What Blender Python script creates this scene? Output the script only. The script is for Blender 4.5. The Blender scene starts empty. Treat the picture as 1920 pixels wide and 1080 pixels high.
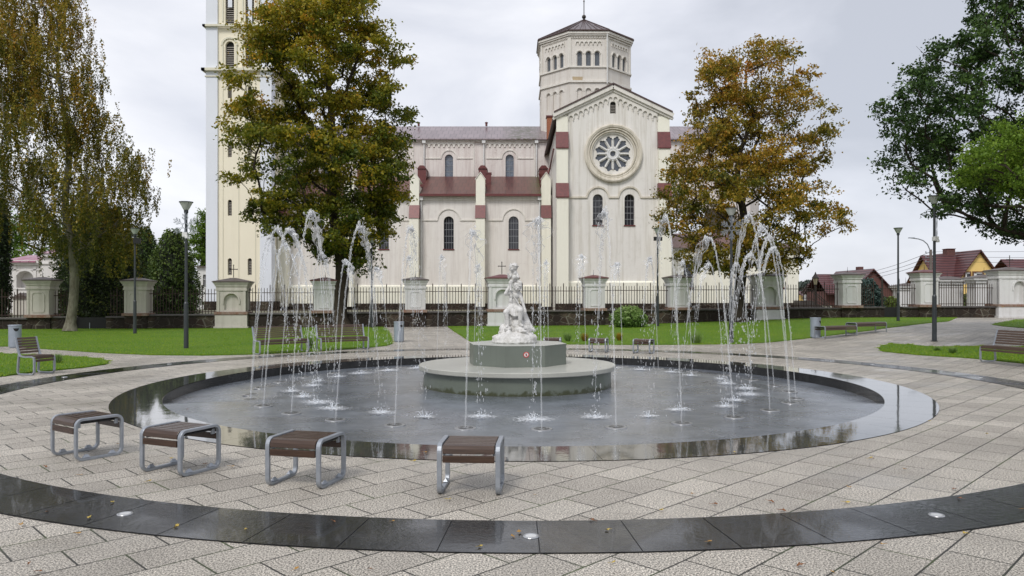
import bpy, bmesh, math, random
import numpy as np
from mathutils import Vector, Matrix
from mathutils.geometry import tessellate_polygon, delaunay_2d_cdt
R = math.radians
pi = math.pi
SC = bpy.context.scene
COL = SC.collection

# ------------------------------------------------------------------ camera, sky, sun, exposure
F = 1400.0; HZ = 558.0; CH = 1.65            # focal length and horizon in photo pixels, eye height
cd = bpy.data.cameras.new('camera'); cam = bpy.data.objects.new('camera', cd); COL.objects.link(cam)
cam.location = (0, 0, CH); cam.rotation_euler = (pi/2, 0, 0)
cd.sensor_width = 36; cd.lens = F/1920*36; cd.shift_y = (HZ-540)/1920; cd.clip_end = 6000; cd.clip_start = .05
SC.camera = cam
SUN_EL, SUN_AZ = R(48), R(205)               # azimuth clockwise from +Y
sl = bpy.data.lights.new('sun', 'SUN'); sl.energy = 1.5; sl.angle = R(16); sl.color = (1, .965, .92)
so = bpy.data.objects.new('sun', sl); COL.objects.link(so)
sd = Vector((math.sin(SUN_AZ)*math.cos(SUN_EL), math.cos(SUN_AZ)*math.cos(SUN_EL), math.sin(SUN_EL)))
so.rotation_euler = sd.to_track_quat('Z', 'Y').to_euler()
so.location = (-12, -10, 30)
W = bpy.data.worlds.new('World'); SC.world = W; W.use_nodes = True
nt = W.node_tree; nt.nodes.clear()
def N_(t, k, **kw):
    n = t.nodes.new(k)
    for a, b in kw.items(): setattr(n, a, b)
    return n
sky = N_(nt, 'ShaderNodeTexSky', sky_type='NISHITA', sun_disc=False, sun_elevation=SUN_EL, sun_rotation=SUN_AZ)
b1 = N_(nt, 'ShaderNodeBackground'); b1.inputs[1].default_value = .12
nt.links.new(sky.outputs[0], b1.inputs[0])
tc = N_(nt, 'ShaderNodeTexCoord'); mp = N_(nt, 'ShaderNodeMapping'); mp.inputs['Scale'].default_value = (1.1, 1.1, 2.6)
mp.inputs['Location'].default_value = (.35, .2, .1)
nt.links.new(tc.outputs['Generated'], mp.inputs[0])
nz = N_(nt, 'ShaderNodeTexNoise'); nz.inputs['Scale'].default_value = 1.6; nz.inputs['Detail'].default_value = 7; nz.inputs['Roughness'].default_value = .52
nz.inputs['Distortion'].default_value = .35
nt.links.new(mp.outputs[0], nz.inputs[0])
rp = N_(nt, 'ShaderNodeValToRGB')
rp.color_ramp.elements[0].position = .37; rp.color_ramp.elements[0].color = (.45, .47, .525, 1)
rp.color_ramp.elements[1].position = .63; rp.color_ramp.elements[1].color = (.76, .765, .80, 1)
e = rp.color_ramp.elements.new(.5); e.color = (.60, .615, .67, 1)
nt.links.new(nz.outputs[0], rp.inputs[0])
b2 = N_(nt, 'ShaderNodeBackground'); b2.inputs[1].default_value = 1.0
nt.links.new(rp.outputs[0], b2.inputs[0])
mx = N_(nt, 'ShaderNodeMixShader'); mx.inputs[0].default_value = .93
nt.links.new(b1.outputs[0], mx.inputs[1]); nt.links.new(b2.outputs[0], mx.inputs[2])
wo = N_(nt, 'ShaderNodeOutputWorld'); nt.links.new(mx.outputs[0], wo.inputs[0])
SC.view_settings.view_transform = 'Standard'; SC.view_settings.look = 'None'
SC.view_settings.exposure = 0.42; SC.view_settings.gamma = 1
SC.render.engine = 'CYCLES'
SC.cycles.max_bounces = 6; SC.cycles.diffuse_bounces = 3; SC.cycles.glossy_bounces = 3; SC.cycles.transmission_bounces = 4
SC.cycles.transparent_max_bounces = 12; SC.cycles.use_denoising = True; SC.cycles.caustics_reflective = False; SC.cycles.caustics_refractive = False

# ------------------------------------------------------------------ material helpers
def srgb(r, g, b): return tuple(((c/255+.055)/1.055)**2.4 if c > 10 else c/255/12.92 for c in (r, g, b))
class MT:
    """small node-graph builder"""
    def __init__(s, name):
        s.m = bpy.data.materials.new(name); s.m.use_nodes = True; s.t = s.m.node_tree; s.t.nodes.clear()
        s.out = s.n('ShaderNodeOutputMaterial'); s.p = s.n('ShaderNodeBsdfPrincipled'); s.l(s.p.outputs[0], s.out.inputs[0])
        s.co = s.n('ShaderNodeTexCoord').outputs['Object']
    def n(s, k, **kw): return N_(s.t, k, **kw)
    def l(s, a, b): s.t.links.new(a, b)
    def vec(s, sc=(1, 1, 1), rot=(0, 0, 0), loc=(0, 0, 0)):
        m = s.n('ShaderNodeMapping'); m.inputs['Scale'].default_value = sc; m.inputs['Rotation'].default_value = rot; m.inputs['Location'].default_value = loc
        s.l(s.co, m.inputs[0]); return m.outputs[0]
    def noise(s, scale=1, detail=4, rough=.55, v=None, dist=0):
        n = s.n('ShaderNodeTexNoise'); n.inputs['Scale'].default_value = scale; n.inputs['Detail'].default_value = detail
        n.inputs['Roughness'].default_value = rough; n.inputs['Distortion'].default_value = dist; s.l(v or s.co, n.inputs['Vector']); return n.outputs[0]
    def ramp(s, f, stops):
        r = s.n('ShaderNodeValToRGB'); c = r.color_ramp
        for i, (p, col) in enumerate(stops):
            e = c.elements[i] if i < 2 else c.elements.new(p)
            e.position = p; e.color = (*col, 1) if len(col) == 3 else col
        s.l(f, r.inputs[0]); return r.outputs[0]
    def fr(s, f, a, b, lo=0, hi=1):
        m = s.n('ShaderNodeMapRange'); m.inputs[1].default_value = a; m.inputs[2].default_value = b; m.inputs[3].default_value = lo; m.inputs[4].default_value = hi
        s.l(f, m.inputs[0]); return m.outputs[0]
    def mix(s, f, a, b, mode='MIX'):
        m = s.n('ShaderNodeMix', data_type='RGBA', blend_type=mode)
        for v, i in ((f, 0), (a, 6), (b, 7)):
            if hasattr(v, 'links'): s.l(v, m.inputs[i])
            else: m.inputs[i].default_value = v if i == 0 else (*v, 1)
        return m.outputs[2]
    def math(s, op, a, b):
        m = s.n('ShaderNodeMath', operation=op)
        for v, i in ((a, 0), (b, 1)):
            if hasattr(v, 'links'): s.l(v, m.inputs[i])
            else: m.inputs[i].default_value = v
        return m.outputs[0]
    def set(s, col=None, rough=None, metal=None, spec=None, bump=None, bs=.3, bd=.02):
        p = s.p
        for v, k in ((col, 'Base Color'), (rough, 'Roughness'), (metal, 'Metallic'), (spec, 'Specular IOR Level')):
            if v is None: continue
            if hasattr(v, 'links'): s.l(v, p.inputs[k])
            else: p.inputs[k].default_value = (*v, 1) if k == 'Base Color' else v
        if bump is not None:
            b = s.n('ShaderNodeBump'); b.inputs['Strength'].default_value = bs; b.inputs['Distance'].default_value = bd
            s.l(bump, b.inputs['Height']); s.l(b.outputs[0], p.inputs['Normal'])
        return s.m
def simple(name, c1, c2=None, scale=3, rough=.6, metal=0, bs=.15, bd=.01, spec=.4, fine=40):
    t = MT(name); c2 = c2 or tuple(x*.8 for x in c1)
    c = t.mix(t.fr(t.noise(scale, 6, .62), .3, .7), c1, c2)
    return t.set(c, rough, metal, spec, t.noise(fine, 3), bs, bd)
def plaster(name, c, dirt=(.30, .27, .20), amt=.5, streak=.7):
    t = MT(name)
    big = t.fr(t.noise(.35, 5, .6), .35, .7)
    st = t.fr(t.noise(1.0, 7, .68, t.vec((3.0, 3.0, .16))), .47, .75)
    blot = t.fr(t.noise(2.2, 8, .7), .52, .8)
    c0 = t.mix(t.math('MULTIPLY', big, .22), c, tuple(x*.86 for x in c))
    c1 = t.mix(t.math('MULTIPLY', st, streak*amt), c0, dirt)
    c2 = t.mix(t.math('MULTIPLY', t.math('MULTIPLY', blot, big), amt*.75), c1, dirt)
    return t.set(c2, .85, 0, .25, t.noise(14, 5, .7), .25, .02)
M = {}
M['aisle'] = plaster('plaster_pinkish', (.78, .745, .705), (.38, .31, .27), .60)
M['clere'] = plaster('plaster_weathered', (.73, .68, .645), (.36, .26, .24), .85)
M['transept'] = plaster('plaster_grey_cream', (.77, .745, .705), (.36, .32, .24), .68, .95)
M['cream'] = plaster('plaster_cream', (.87, .85, .74), (.45, .42, .30), .30)
M['trim'] = plaster('plaster_trim', (.75, .72, .67), (.30, .28, .20), .5)
M['ring'] = plaster('plaster_mossy_ring', (.68, .63, .54), (.20, .18, .10), .95)
M['tower_yellow'] = plaster('plaster_yellow', (.87, .81, .65), (.5, .46, .3), .12)
M['tower_white'] = plaster('plaster_blue_white', (.76, .79, .85), (.5, .5, .5), .1)
M['lantern'] = plaster('plaster_lantern', (.70, .665, .62), (.34, .27, .20), .6)
M['pillar'] = plaster('pillar_render', (.66, .655, .65), (.25, .21, .17), .65)
M['pillar_cream'] = plaster('pillar_cream_render', (.56, .53, .47), (.22, .19, .14), .7)
M['chapel'] = plaster('chapel_render', (.74, .72, .70), (.4, .33, .26), .5)
M['yellow_wall'] = plaster('yellow_boards', (.84, .60, .22), (.5, .37, .17), .2)
M['brick'] = simple('brick_patch', (.42, .17, .09), (.25, .09, .05), 12, .9)
M['maroon'] = simple('maroon_metal', (.17, .045, .042), (.10, .03, .03), 5, .42, .1, .1, .01, .5)
M['dark_metal'] = simple('dark_iron', (.035, .033, .032), (.06, .045, .035), 10, .5, .3)
M['iron'] = simple('rusty_iron_bars', (.03, .022, .018), (.07, .04, .028), 6, .65, .2)
M['lamp_pole'] = simple('lamp_pole_paint', (.055, .062, .066), (.04, .045, .05), 6, .4, .3)
M['alu'] = simple('grey_cast_aluminium', (.35, .375, .41), (.27, .295, .33), 14, .38, .45, .1, .004, .5)
M['bin'] = simple('bin_grey_paint', (.33, .37, .43), (.27, .30, .35), 5, .45, .2)
M['brownroof'] = simple('brown_painted_sheet', (.10, .062, .058), (.07, .045, .042), 5, .4, .15)
M['black'] = simple('black_void', (.012, .012, .012), None, 4, .6)
M['white'] = simple('white_paint', (.74, .74, .73), None, 4, .5)
M['marble'] = None
def roofmat(name, c1, c2, moss=None, sx=1.85, sz=.0, rough=.35, axis=0):
    t = MT(name)
    b = t.n('ShaderNodeTexBrick'); b.offset = .5; b.inputs['Scale'].default_value = 1
    b.inputs['Brick Width'].default_value = .62 if axis == 0 else 1.5; b.inputs['Row Height'].default_value = 1.5 if axis == 0 else .62
    b.inputs['Mortar Size'].default_value = .032; b.inputs['Color1'].default_value = (*c1, 1); b.inputs['Color2'].default_value = (*c2, 1)
    b.inputs['Mortar'].default_value = (*[x*.35 for x in c1], 1)
    t.l(t.co, b.inputs[0])
    n = t.fr(t.noise(1.2, 6, .65), .35, .7)
    c = t.mix(t.math('MULTIPLY', n, .5), b.outputs[0], tuple(x*.55 for x in c1))
    if moss:
        sep = t.n('ShaderNodeSeparateXYZ'); t.l(t.co, sep.inputs[0])
        band = t.math('MULTIPLY', t.fr(sep.outputs[0], moss[0], moss[0]+1.5), t.fr(sep.outputs[0], moss[1]+1.5, moss[1]))
        f = t.math('MULTIPLY', band, t.fr(t.noise(2.2, 7, .7), .44, .50))
        c = t.mix(f, c, moss[2])
    return t.set(c, rough, .25, .5, b.outputs[1], -.5, .02)
M['roof_nave'] = roofmat('weathered_sheet_roof', (.33, .26, .275), (.25, .195, .205), (-1.2, 2.0, (.10, .085, .05)), rough=.3)
M['roof_aisle'] = roofmat('red_sheet_roof', (.17, .062, .05), (.125, .048, .04), (1.4, 3.6, (.10, .105, .035)), rough=.33)
M['roof_lantern'] = roofmat('brown_sheet_roof', (.16, .12, .12), (.12, .09, .09), None, rough=.33)
def tilemat():
    t = MT('red_tile_sheet'); sp = t.n('ShaderNodeSeparateXYZ'); t.l(t.co, sp.inputs[0])
    s = t.math('SINE', t.math('MULTIPLY', sp.outputs[2], 19), 0); n = t.fr(t.noise(1.5, 5), .3, .7)
    c = t.mix(t.fr(s, -.9, .2), (.045, .014, .016), t.mix(n, (.135, .042, .040), (.095, .032, .031)))
    return t.set(c, .38, .1, .5, s, .6, .05)
M['roof_tiles'] = tilemat()
M['roof_pink'] = roofmat('pink_sheet_roof', (.42, .14, .22), (.55, .35, .42), None, rough=.4)
def glassmat(name, c, rough=.12):
    t = MT(name); n = t.noise(6, 5, .7)
    return t.set(t.ramp(n, [(.35, tuple(x*.6 for x in c)), (.65, c)]), rough, 0, .6, t.noise(3, 3), .3, .01)
M['glass'] = glassmat('leaded_dark_glass', (.035, .036, .045))
M['glass_blue'] = glassmat('leaded_blue_grey_glass', (.16, .19, .24), .25)
M['louver'] = simple('louver_boards', (.33, .31, .28), (.22, .20, .18), 5, .8)
# wood
def wood(name, c1, c2, rough=.35):
    t = MT(name); n = t.noise(5, 6, .65, t.vec((.6, 8, 8)))
    return t.set(t.ramp(n, [(.3, c2), (.7, c1)]), rough, 0, .5, n, .2, .004)
M['wood'] = wood('wet_brown_slats', (.072, .040, .025), (.034, .018, .011), .25)
M['wood_dry'] = wood('brown_slats', (.10, .062, .042), (.055, .034, .024), .5)
def bark(name, c1, c2, scale=6, zs=.3):
    t = MT(name); n = t.noise(scale, 7, .7, t.vec((1, 1, zs)))
    return t.set(t.ramp(n, [(.35, c2), (.62, c1)]), .95, 0, .2, n, .9, .04)
M['bark'] = bark('maple_bark', (.14, .115, .085), (.045, .037, .028))
M['bark_dark'] = bark('dark_bark', (.06, .048, .036), (.022, .018, .014))
M['bark_birch'] = bark('birch_bark', (.42, .40, .34), (.07, .06, .045), 4, 1.6)
M['bark_trunkb'] = bark('old_birch_bark', (.22, .21, .16), (.09, .08, .055), 5, .4)
def leafmat(name, stops, trans=.35, rough=.5):
    t = MT(name)
    a = t.n('ShaderNodeAttribute', attribute_name='tint'); c = t.ramp(a.outputs['Fac'], stops)
    d = t.set(c, rough, 0, .3)
    tr = t.n('ShaderNodeBsdfTranslucent'); t.l(c, tr.inputs[0])
    mxx = t.n('ShaderNodeMixShader'); mxx.inputs[0].default_value = trans
    t.l(t.p.outputs[0], mxx.inputs[1]); t.l(tr.outputs[0], mxx.inputs[2]); t.l(mxx.outputs[0], t.out.inputs[0])
    return d
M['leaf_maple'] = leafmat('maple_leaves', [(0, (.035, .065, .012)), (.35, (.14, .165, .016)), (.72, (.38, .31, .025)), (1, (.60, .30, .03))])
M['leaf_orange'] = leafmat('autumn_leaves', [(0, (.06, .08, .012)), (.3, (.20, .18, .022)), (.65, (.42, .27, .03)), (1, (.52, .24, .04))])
M['leaf_birch'] = leafmat('birch_leaves', [(0, (.045, .065, .012)), (.4, (.16, .16, .025)), (.75, (.34, .25, .03)), (1, (.48, .26, .04))])
M['leaf_oak'] = leafmat('oak_leaves', [(0, (.018, .038, .011)), (.5, (.05, .10, .024)), (1, (.12, .20, .04))], .22)
M['leaf_bright'] = leafmat('bright_leaves', [(0, (.08, .15, .016)), (.5, (.17, .28, .03)), (1, (.30, .42, .05))], .4)
M['leaf_thuja'] = leafmat('thuja_foliage', [(0, (.018, .04, .010)), (.5, (.07, .12, .022)), (1, (.15, .20, .04))], .15)
M['leaf_shrub'] = leafmat('shrub_leaves', [(0, (.014, .028, .008)), (.5, (.05, .08, .015)), (.78, (.16, .16, .025)), (1, (.36, .24, .03))], .2)
M['leaf_bush'] = leafmat('light_bush_leaves', [(0, (.10, .18, .04)), (.5, (.2, .32, .08)), (1, (.36, .46, .18))], .35)
M['leaf_spruce'] = leafmat('blue_spruce_needles', [(0, (.02, .045, .035)), (1, (.12, .19, .17))], .1)
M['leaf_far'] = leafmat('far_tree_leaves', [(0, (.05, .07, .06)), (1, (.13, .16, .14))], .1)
M['core'] = simple('dark_core_fill', (.012, .018, .008), None, 4, .9)
M['glass_rose'] = glassmat('blue_grey_rose_glass', (.105, .12, .15), .3)
M['tower_trim'] = plaster('tower_trim_plaster', (.74, .71, .58), (.4, .38, .3), .25)
M['patch'] = simple('bare_tan_plaster', (.50, .40, .26), (.42, .33, .22), 4, .9)
M['bars'] = simple('grey_glazing_bars', (.30, .31, .33), None, 4, .5)
M['brickcourse'] = simple('crumbling_brick_course', (.22, .10, .06), (.30, .25, .21), 6, .9, 0, .6, .03)
M['coping'] = simple('dark_wet_coping', (.045, .038, .035), (.10, .09, .085), 4, .45)
M['dark_cap'] = simple('dark_cap_sheet', (.085, .068, .06), (.15, .12, .105), 5, .45, .2)
M['brick_dark'] = simple('dark_brick', (.16, .07, .06), (.10, .05, .045), 8, .9)
M['brown'] = simple('brown_window_trim', (.16, .07, .035), None, 4, .6)
M['lamp_glass_y'] = simple('yellowish_lantern_glass', (.45, .40, .26), None, 8, .3)
M['wood_pole'] = simple('weathered_pole', (.12, .10, .09), (.18, .15, .13), 4, .8)
M['steel'] = simple('brushed_steel', (.55, .56, .57), None, 30, .3, .8)
M['lens'] = simple('pale_light_lens', (.62, .64, .64), (.5, .5, .5), 20, .2)
M['lamp_glass'] = simple('frosted_lamp_plastic', (.50, .52, .50), (.38, .40, .38), 8, .25)
M['sign_red'] = simple('sign_red', (.62, .05, .05), None, 4, .5)
M['nozzle'] = simple('wet_steel_plate', (.36, .37, .37), (.24, .24, .25), 14, .28, .4)
M['leaf_a'] = simple('ochre_leaf', (.42, .24, .05), (.25, .13, .04), 40, .7)
M['leaf_b'] = simple('brown_leaf', (.24, .10, .035), (.14, .06, .025), 40, .7)
M['leaf_c'] = simple('yellow_leaf', (.50, .38, .08), (.35, .24, .06), 40, .7)
M['foam_solid'] = simple('splash_drops', (.85, .89, .94), None, 4, .15, 0, .0, .001, .8)
M['glass_lan'] = glassmat('grey_lantern_glass', (.12, .135, .155), .2)

# ------------------------------------------------------------------ paving, granite, pool, grass, rubble, water
def paver():
    t = MT('concrete_slab_paving')
    v = t.vec((1, 1, 1), (0, 0, R(-45)), (0, .04, 0))
    b = t.n('ShaderNodeTexBrick'); b.offset = .5; b.offset_frequency = 2; b.squash = 1; b.inputs['Scale'].default_value = 1
    b.inputs['Brick Width'].default_value = .545; b.inputs['Row Height'].default_value = .37; b.inputs['Mortar Size'].default_value = .0075
    b.inputs['Mortar Smooth'].default_value = .25; b.inputs['Bias'].default_value = 0
    b.inputs['Color1'].default_value = (.42, .392, .35, 1); b.inputs['Color2'].default_value = (.56, .525, .47, 1); b.inputs['Mortar'].default_value = (.03, .03, .024, 1)
    t.l(v, b.inputs[0])
    sp = t.fr(t.noise(78, 2, .9), .42, .60)
    c = t.mix(1.0, b.outputs[0], t.ramp(sp, [(0, (.12, .11, .10)), (.45, (.80, .79, .77)), (1, (1.65, 1.62, 1.55))]), 'MULTIPLY')
    stain = t.fr(t.noise(.55, 6, .65), .42, .75)
    c = t.mix(t.math('MULTIPLY', stain, .58), c, (.15, .135, .115))
    st2 = t.fr(t.noise(2.6, 6, .7, t.vec((1, 1, 1), (0, 0, 0), (5, 3, 0))), .60, .78)
    c = t.mix(t.math('MULTIPLY', st2, .5), c, (.13, .105, .08))
    moss = t.mix(t.fr(t.noise(1.3, 3), .5, .62), (.028, .026, .02), (.05, .075, .015))
    c = t.mix(b.outputs['Fac'], c, moss)
    wet = t.fr(t.noise(.42, 4, .6, t.vec((1, 1.8, 1), (0, 0, .3), (2, 1, 0))), .5, .72)
    rough = t.math('SUBTRACT', .56, t.math('MULTIPLY', wet, .36))
    h = t.math('SUBTRACT', t.math('MULTIPLY', sp, .10), b.outputs['Fac'])
    return t.set(c, rough, 0, .5, h, .5, .006)
M['paver'] = paver()
def granite():
    t = MT('wet_black_granite'); t.p.inputs['Coat Weight'].default_value = .3; t.p.inputs['Coat Roughness'].default_value = .04
    n = t.fr(t.noise(120, 3, .7), .35, .7)
    c = t.mix(n, (.010, .011, .012), (.032, .033, .035))
    st = t.fr(t.noise(1.6, 6, .7), .5, .75)
    c = t.mix(t.math('MULTIPLY', st, .3), c, (.045, .042, .035))
    wet = t.fr(t.noise(1.1, 5, .65), .40, .66)
    dry = t.fr(t.noise(.9, 5, .6, t.vec((1, 1, 1), (0, 0, 0), (7, 3, 0))), .44, .60)
    r = t.math('ADD', t.math('ADD', .04, t.math('MULTIPLY', wet, .12)), t.math('MULTIPLY', dry, .16))
    t.l(t.fr(dry, 0, 1, .45, .05), t.p.inputs['Coat Weight'])
    return t.set(c, r, 0, .45, t.math('ADD', t.noise(22, 4, .6), t.math('MULTIPLY', t.noise(90, 2), .4)), .5, .007)
M['granite'] = granite()
def filmgranite():
    t = MT('granite_under_water_film'); t.p.inputs['IOR'].default_value = 1.8; t.p.inputs['Coat Weight'].default_value = .45; t.p.inputs['Coat Roughness'].default_value = .03
    n = t.fr(t.noise(60, 3, .7), .35, .7)
    c = t.mix(n, (.05, .052, .05), (.115, .115, .105))
    return t.set(c, .03, 0, .8, t.math('ADD', t.noise(3.5, 4, .55), t.math('MULTIPLY', t.noise(30, 3), .12)), .14, .010)
M['film'] = filmgranite()
M['step'] = simple('black_wet_step', (.012, .012, .012), (.03, .03, .03), 6, .2)
def poolfloor():
    t = MT('wet_blue_grey_pool_slabs'); t.p.inputs['Coat Weight'].default_value = .5; t.p.inputs['Coat Roughness'].default_value = .2
    c = t.ramp(t.noise(1.4, 7, .68), [(.33, (.085, .097, .113)), (.55, (.15, .168, .198)), (.75, (.215, .235, .265))])
    s = t.fr(t.noise(3, 6, .7, t.vec((1, 5, 1), (0, 0, .5))), .60, .72)
    c = t.mix(t.math('MULTIPLY', s, .5), c, (.30, .33, .37))
    bk = t.n('ShaderNodeTexBrick'); bk.offset = .5; bk.inputs['Scale'].default_value = 1; bk.inputs['Brick Width'].default_value = 1.1; bk.inputs['Row Height'].default_value = .62; bk.inputs['Mortar Size'].default_value = .007
    bk.inputs['Color1'].default_value = (.86, .86, .86, 1); bk.inputs['Color2'].default_value = (1.1, 1.1, 1.1, 1); bk.inputs['Mortar'].default_value = (.42, .42, .42, 1); t.l(t.vec((1, 1, 1), (0, 0, R(-28))), bk.inputs[0])
    c = t.mix(.8, c, bk.outputs[0], 'MULTIPLY')
    sw = t.fr(t.noise(2.2, 8, .72, t.vec((1, 3.5, 1), (0, 0, -.4), (4, 0, 0)), 1.2), .56, .66); c = t.mix(t.math('MULTIPLY', sw, .35), c, (.34, .37, .41))
    h = t.math('ADD', t.noise(16, 4, .6, t.vec((1, 1, 1))), t.math('MULTIPLY', t.noise(55, 2), .5))
    return t.set(c, t.fr(t.noise(.8, 5, .6), .35, .7, .2, .42), 0, .6, h, .6, .016)
M['pool'] = poolfloor()
def water():
    t = MT('splashing_water')
    t.p.inputs['Base Color'].default_value = (.93, .945, .96, 1); t.p.inputs['Roughness'].default_value = .04; t.p.inputs['IOR'].default_value = 1.33
    t.p.inputs['Transmission Weight'].default_value = .25; t.p.inputs['Specular IOR Level'].default_value = 1.0
    tr = t.n('ShaderNodeBsdfTransparent'); m = t.n('ShaderNodeMixShader')
    fz = t.n('ShaderNodeLayerWeight'); fz.inputs[0].default_value = .45
    t.l(t.fr(fz.outputs['Facing'], 0, .9, .14, .70), m.inputs[0])
    t.l(tr.outputs[0], m.inputs[1]); t.l(t.p.outputs[0], m.inputs[2]); t.l(m.outputs[0], t.out.inputs[0])
    return t.m
M['water'] = water()
def foam():
    t = MT('white_foam')
    t.p.inputs['Base Color'].default_value = (.9, .93, .97, 1); t.p.inputs['Roughness'].default_value = .35
    tr = t.n('ShaderNodeBsdfTransparent'); m = t.n('ShaderNodeMixShader')
    a = t.n('ShaderNodeAttribute', attribute_name='tint')
    n = t.noise(22, 5, .75)
    t.l(t.fr(t.math('ADD', n, t.math('MULTIPLY', a.outputs['Fac'], .42)), .66, .90, 0, .8), m.inputs[0])
    t.l(tr.outputs[0], m.inputs[1]); t.l(t.p.outputs[0], m.inputs[2]); t.l(m.outputs[0], t.out.inputs[0])
    return t.m
M['foam'] = foam()
def grassm():
    t = MT('lawn_grass')
    n1 = t.fr(t.noise(.5, 5, .6), .3, .7); n2 = t.fr(t.noise(26, 5, .8), .3, .7)
    c = t.mix(n1, (.14, .31, .010), (.25, .39, .018)); c = t.mix(n2, tuple(x*.45 for x in (.08, .19, .012)), c)
    yl = t.fr(t.noise(1.7, 5, .7), .6, .8); c = t.mix(t.math('MULTIPLY', yl, .5), c, (.20, .21, .03))
    return t.set(c, .75, 0, .25, t.noise(40, 5, .8), 1.0, .05)
M['grass'] = grassm()
M['yard'] = simple('churchyard_low_bounce', (.20, .175, .14), (.12, .13, .07), .8, .95)  # stands in for grass; dull tone chosen to cut green bounce on walls
M['blade'] = leafmat('grass_blades', [(0, (.11, .25, .008)), (.6, (.23, .39, .018)), (1, (.40, .44, .05))], .4)
M['earth'] = simple('dull_meadow', (.07, .10, .025), (.11, .11, .05), .3, .95)
def rubble():
    t = MT('rubble_stone_wall')
    v1 = t.n('ShaderNodeTexVoronoi', feature='DISTANCE_TO_EDGE'); v2 = t.n('ShaderNodeTexVoronoi')
    w = t.n('ShaderNodeMix', data_type='VECTOR'); w.inputs[0].default_value = .12
    nn = t.n('ShaderNodeTexNoise'); nn.inputs['Scale'].default_value = 2; t.l(t.co, nn.inputs[0])
    t.l(t.vec((1.9, 1.9, 2.9)), w.inputs[4]); t.l(nn.outputs[1], w.inputs[5])
    for v in (v1, v2): t.l(w.outputs[1], v.inputs[0]); v.inputs['Scale'].default_value = 1.25; v.inputs['Randomness'].default_value = .95
    st = t.ramp(v2.outputs['Color'], [(.1, (.04, .028, .022)), (.4, (.105, .055, .035)), (.65, (.09, .08, .055)), (.9, (.19, .135, .095))])
    st = t.mix(t.fr(t.noise(9, 6, .75), .3, .75), st, (.03, .025, .02))
    mort = t.fr(v1.outputs['Distance'], .03, .07)
    c = t.mix(mort, (.22, .20, .16), st)
    dark = t.fr(t.noise(.8, 6, .7, t.vec((1, 1, .3), (0, 0, 0), (3, 0, 0))), .34, .54)
    c = t.mix(t.math('MULTIPLY', dark, .9), c, (.022, .016, .013))
    return t.set(c, .9, 0, .3, mort, .8, .05)
M['rubble'] = rubble()
def marble():
    t = MT('white_statue_stone')
    c = t.ramp(t.noise(9, 6, .7), [(.3, (.42, .41, .38)), (.55, (.64, .63, .61)), (.8, (.70, .69, .68))])
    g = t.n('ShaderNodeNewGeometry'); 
    d = t.fr(g.outputs['Pointiness'], .40, .50)  # hollows darkened in the colour: grime and crease shading together
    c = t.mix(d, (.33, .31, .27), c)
    return t.set(c, .6, 0, .4, t.noise(45, 5, .7), .35, .01)
M['marble'] = marble()
def conc(name, c, mossy=True):
    t = MT(name)
    n = t.noise(.9, 6, .6)
    a = t.ramp(n, [(.3, tuple(x*.82 for x in c)), (.7, tuple(x*1.08 for x in c))])
    a = t.mix(t.math('MULTIPLY', t.fr(t.noise(5, 6, .7, t.vec((3, 3, .35))), .55, .8), .3), a, tuple(x*.5 for x in c))
    if mossy:
        sep = t.n('ShaderNodeSeparateXYZ'); t.l(t.co, sep.inputs[0])
        m = t.math('ADD', t.fr(sep.outputs[2], .09, -.04), t.fr(t.noise(7, 5), .3, .75, -.55, .55))
        a = t.mix(t.fr(m, .3, .75), a, (.05, .055, .025))
    return t.set(a, .32, 0, .5, t.noise(60, 4), .2, .003)
M['plinth_green'] = conc('grey_green_plinth_paint', (.14, .16, .13))
M['plinth_top'] = conc('pale_wet_plinth_slab', (.42, .42, .375), False)
M['octagon'] = conc('grey_green_block_paint', (.15, .17, .145), False)
M['octagon_top'] = conc('pale_green_block_top', (.45, .46, .42), False)

# ------------------------------------------------------------------ terrain and projection helpers
PC = (.18, 14.6)                              # centre of the pool
def ss(v, a, b):
    t = min(1, max(0, (v-a)/(b-a))); return t*t*(3-2*t)
def gz(x, y):
    d = math.hypot(x-PC[0], y-PC[1])
    return (.07*ss(x, -22, 0)+.40*ss(x, 3, 20))*ss(d, 10.6, 22)
def gp(px, py):
    z = 0
    for _ in range(12):
        Y = F*(CH-z)/(py-HZ); X = (px-960)*Y/F; z = gz(X, Y)
    return X, Y
def PX(px, Y): return (px-960)*Y/F
def PZ(py, Y): return CH-(py-HZ)*Y/F

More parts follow.
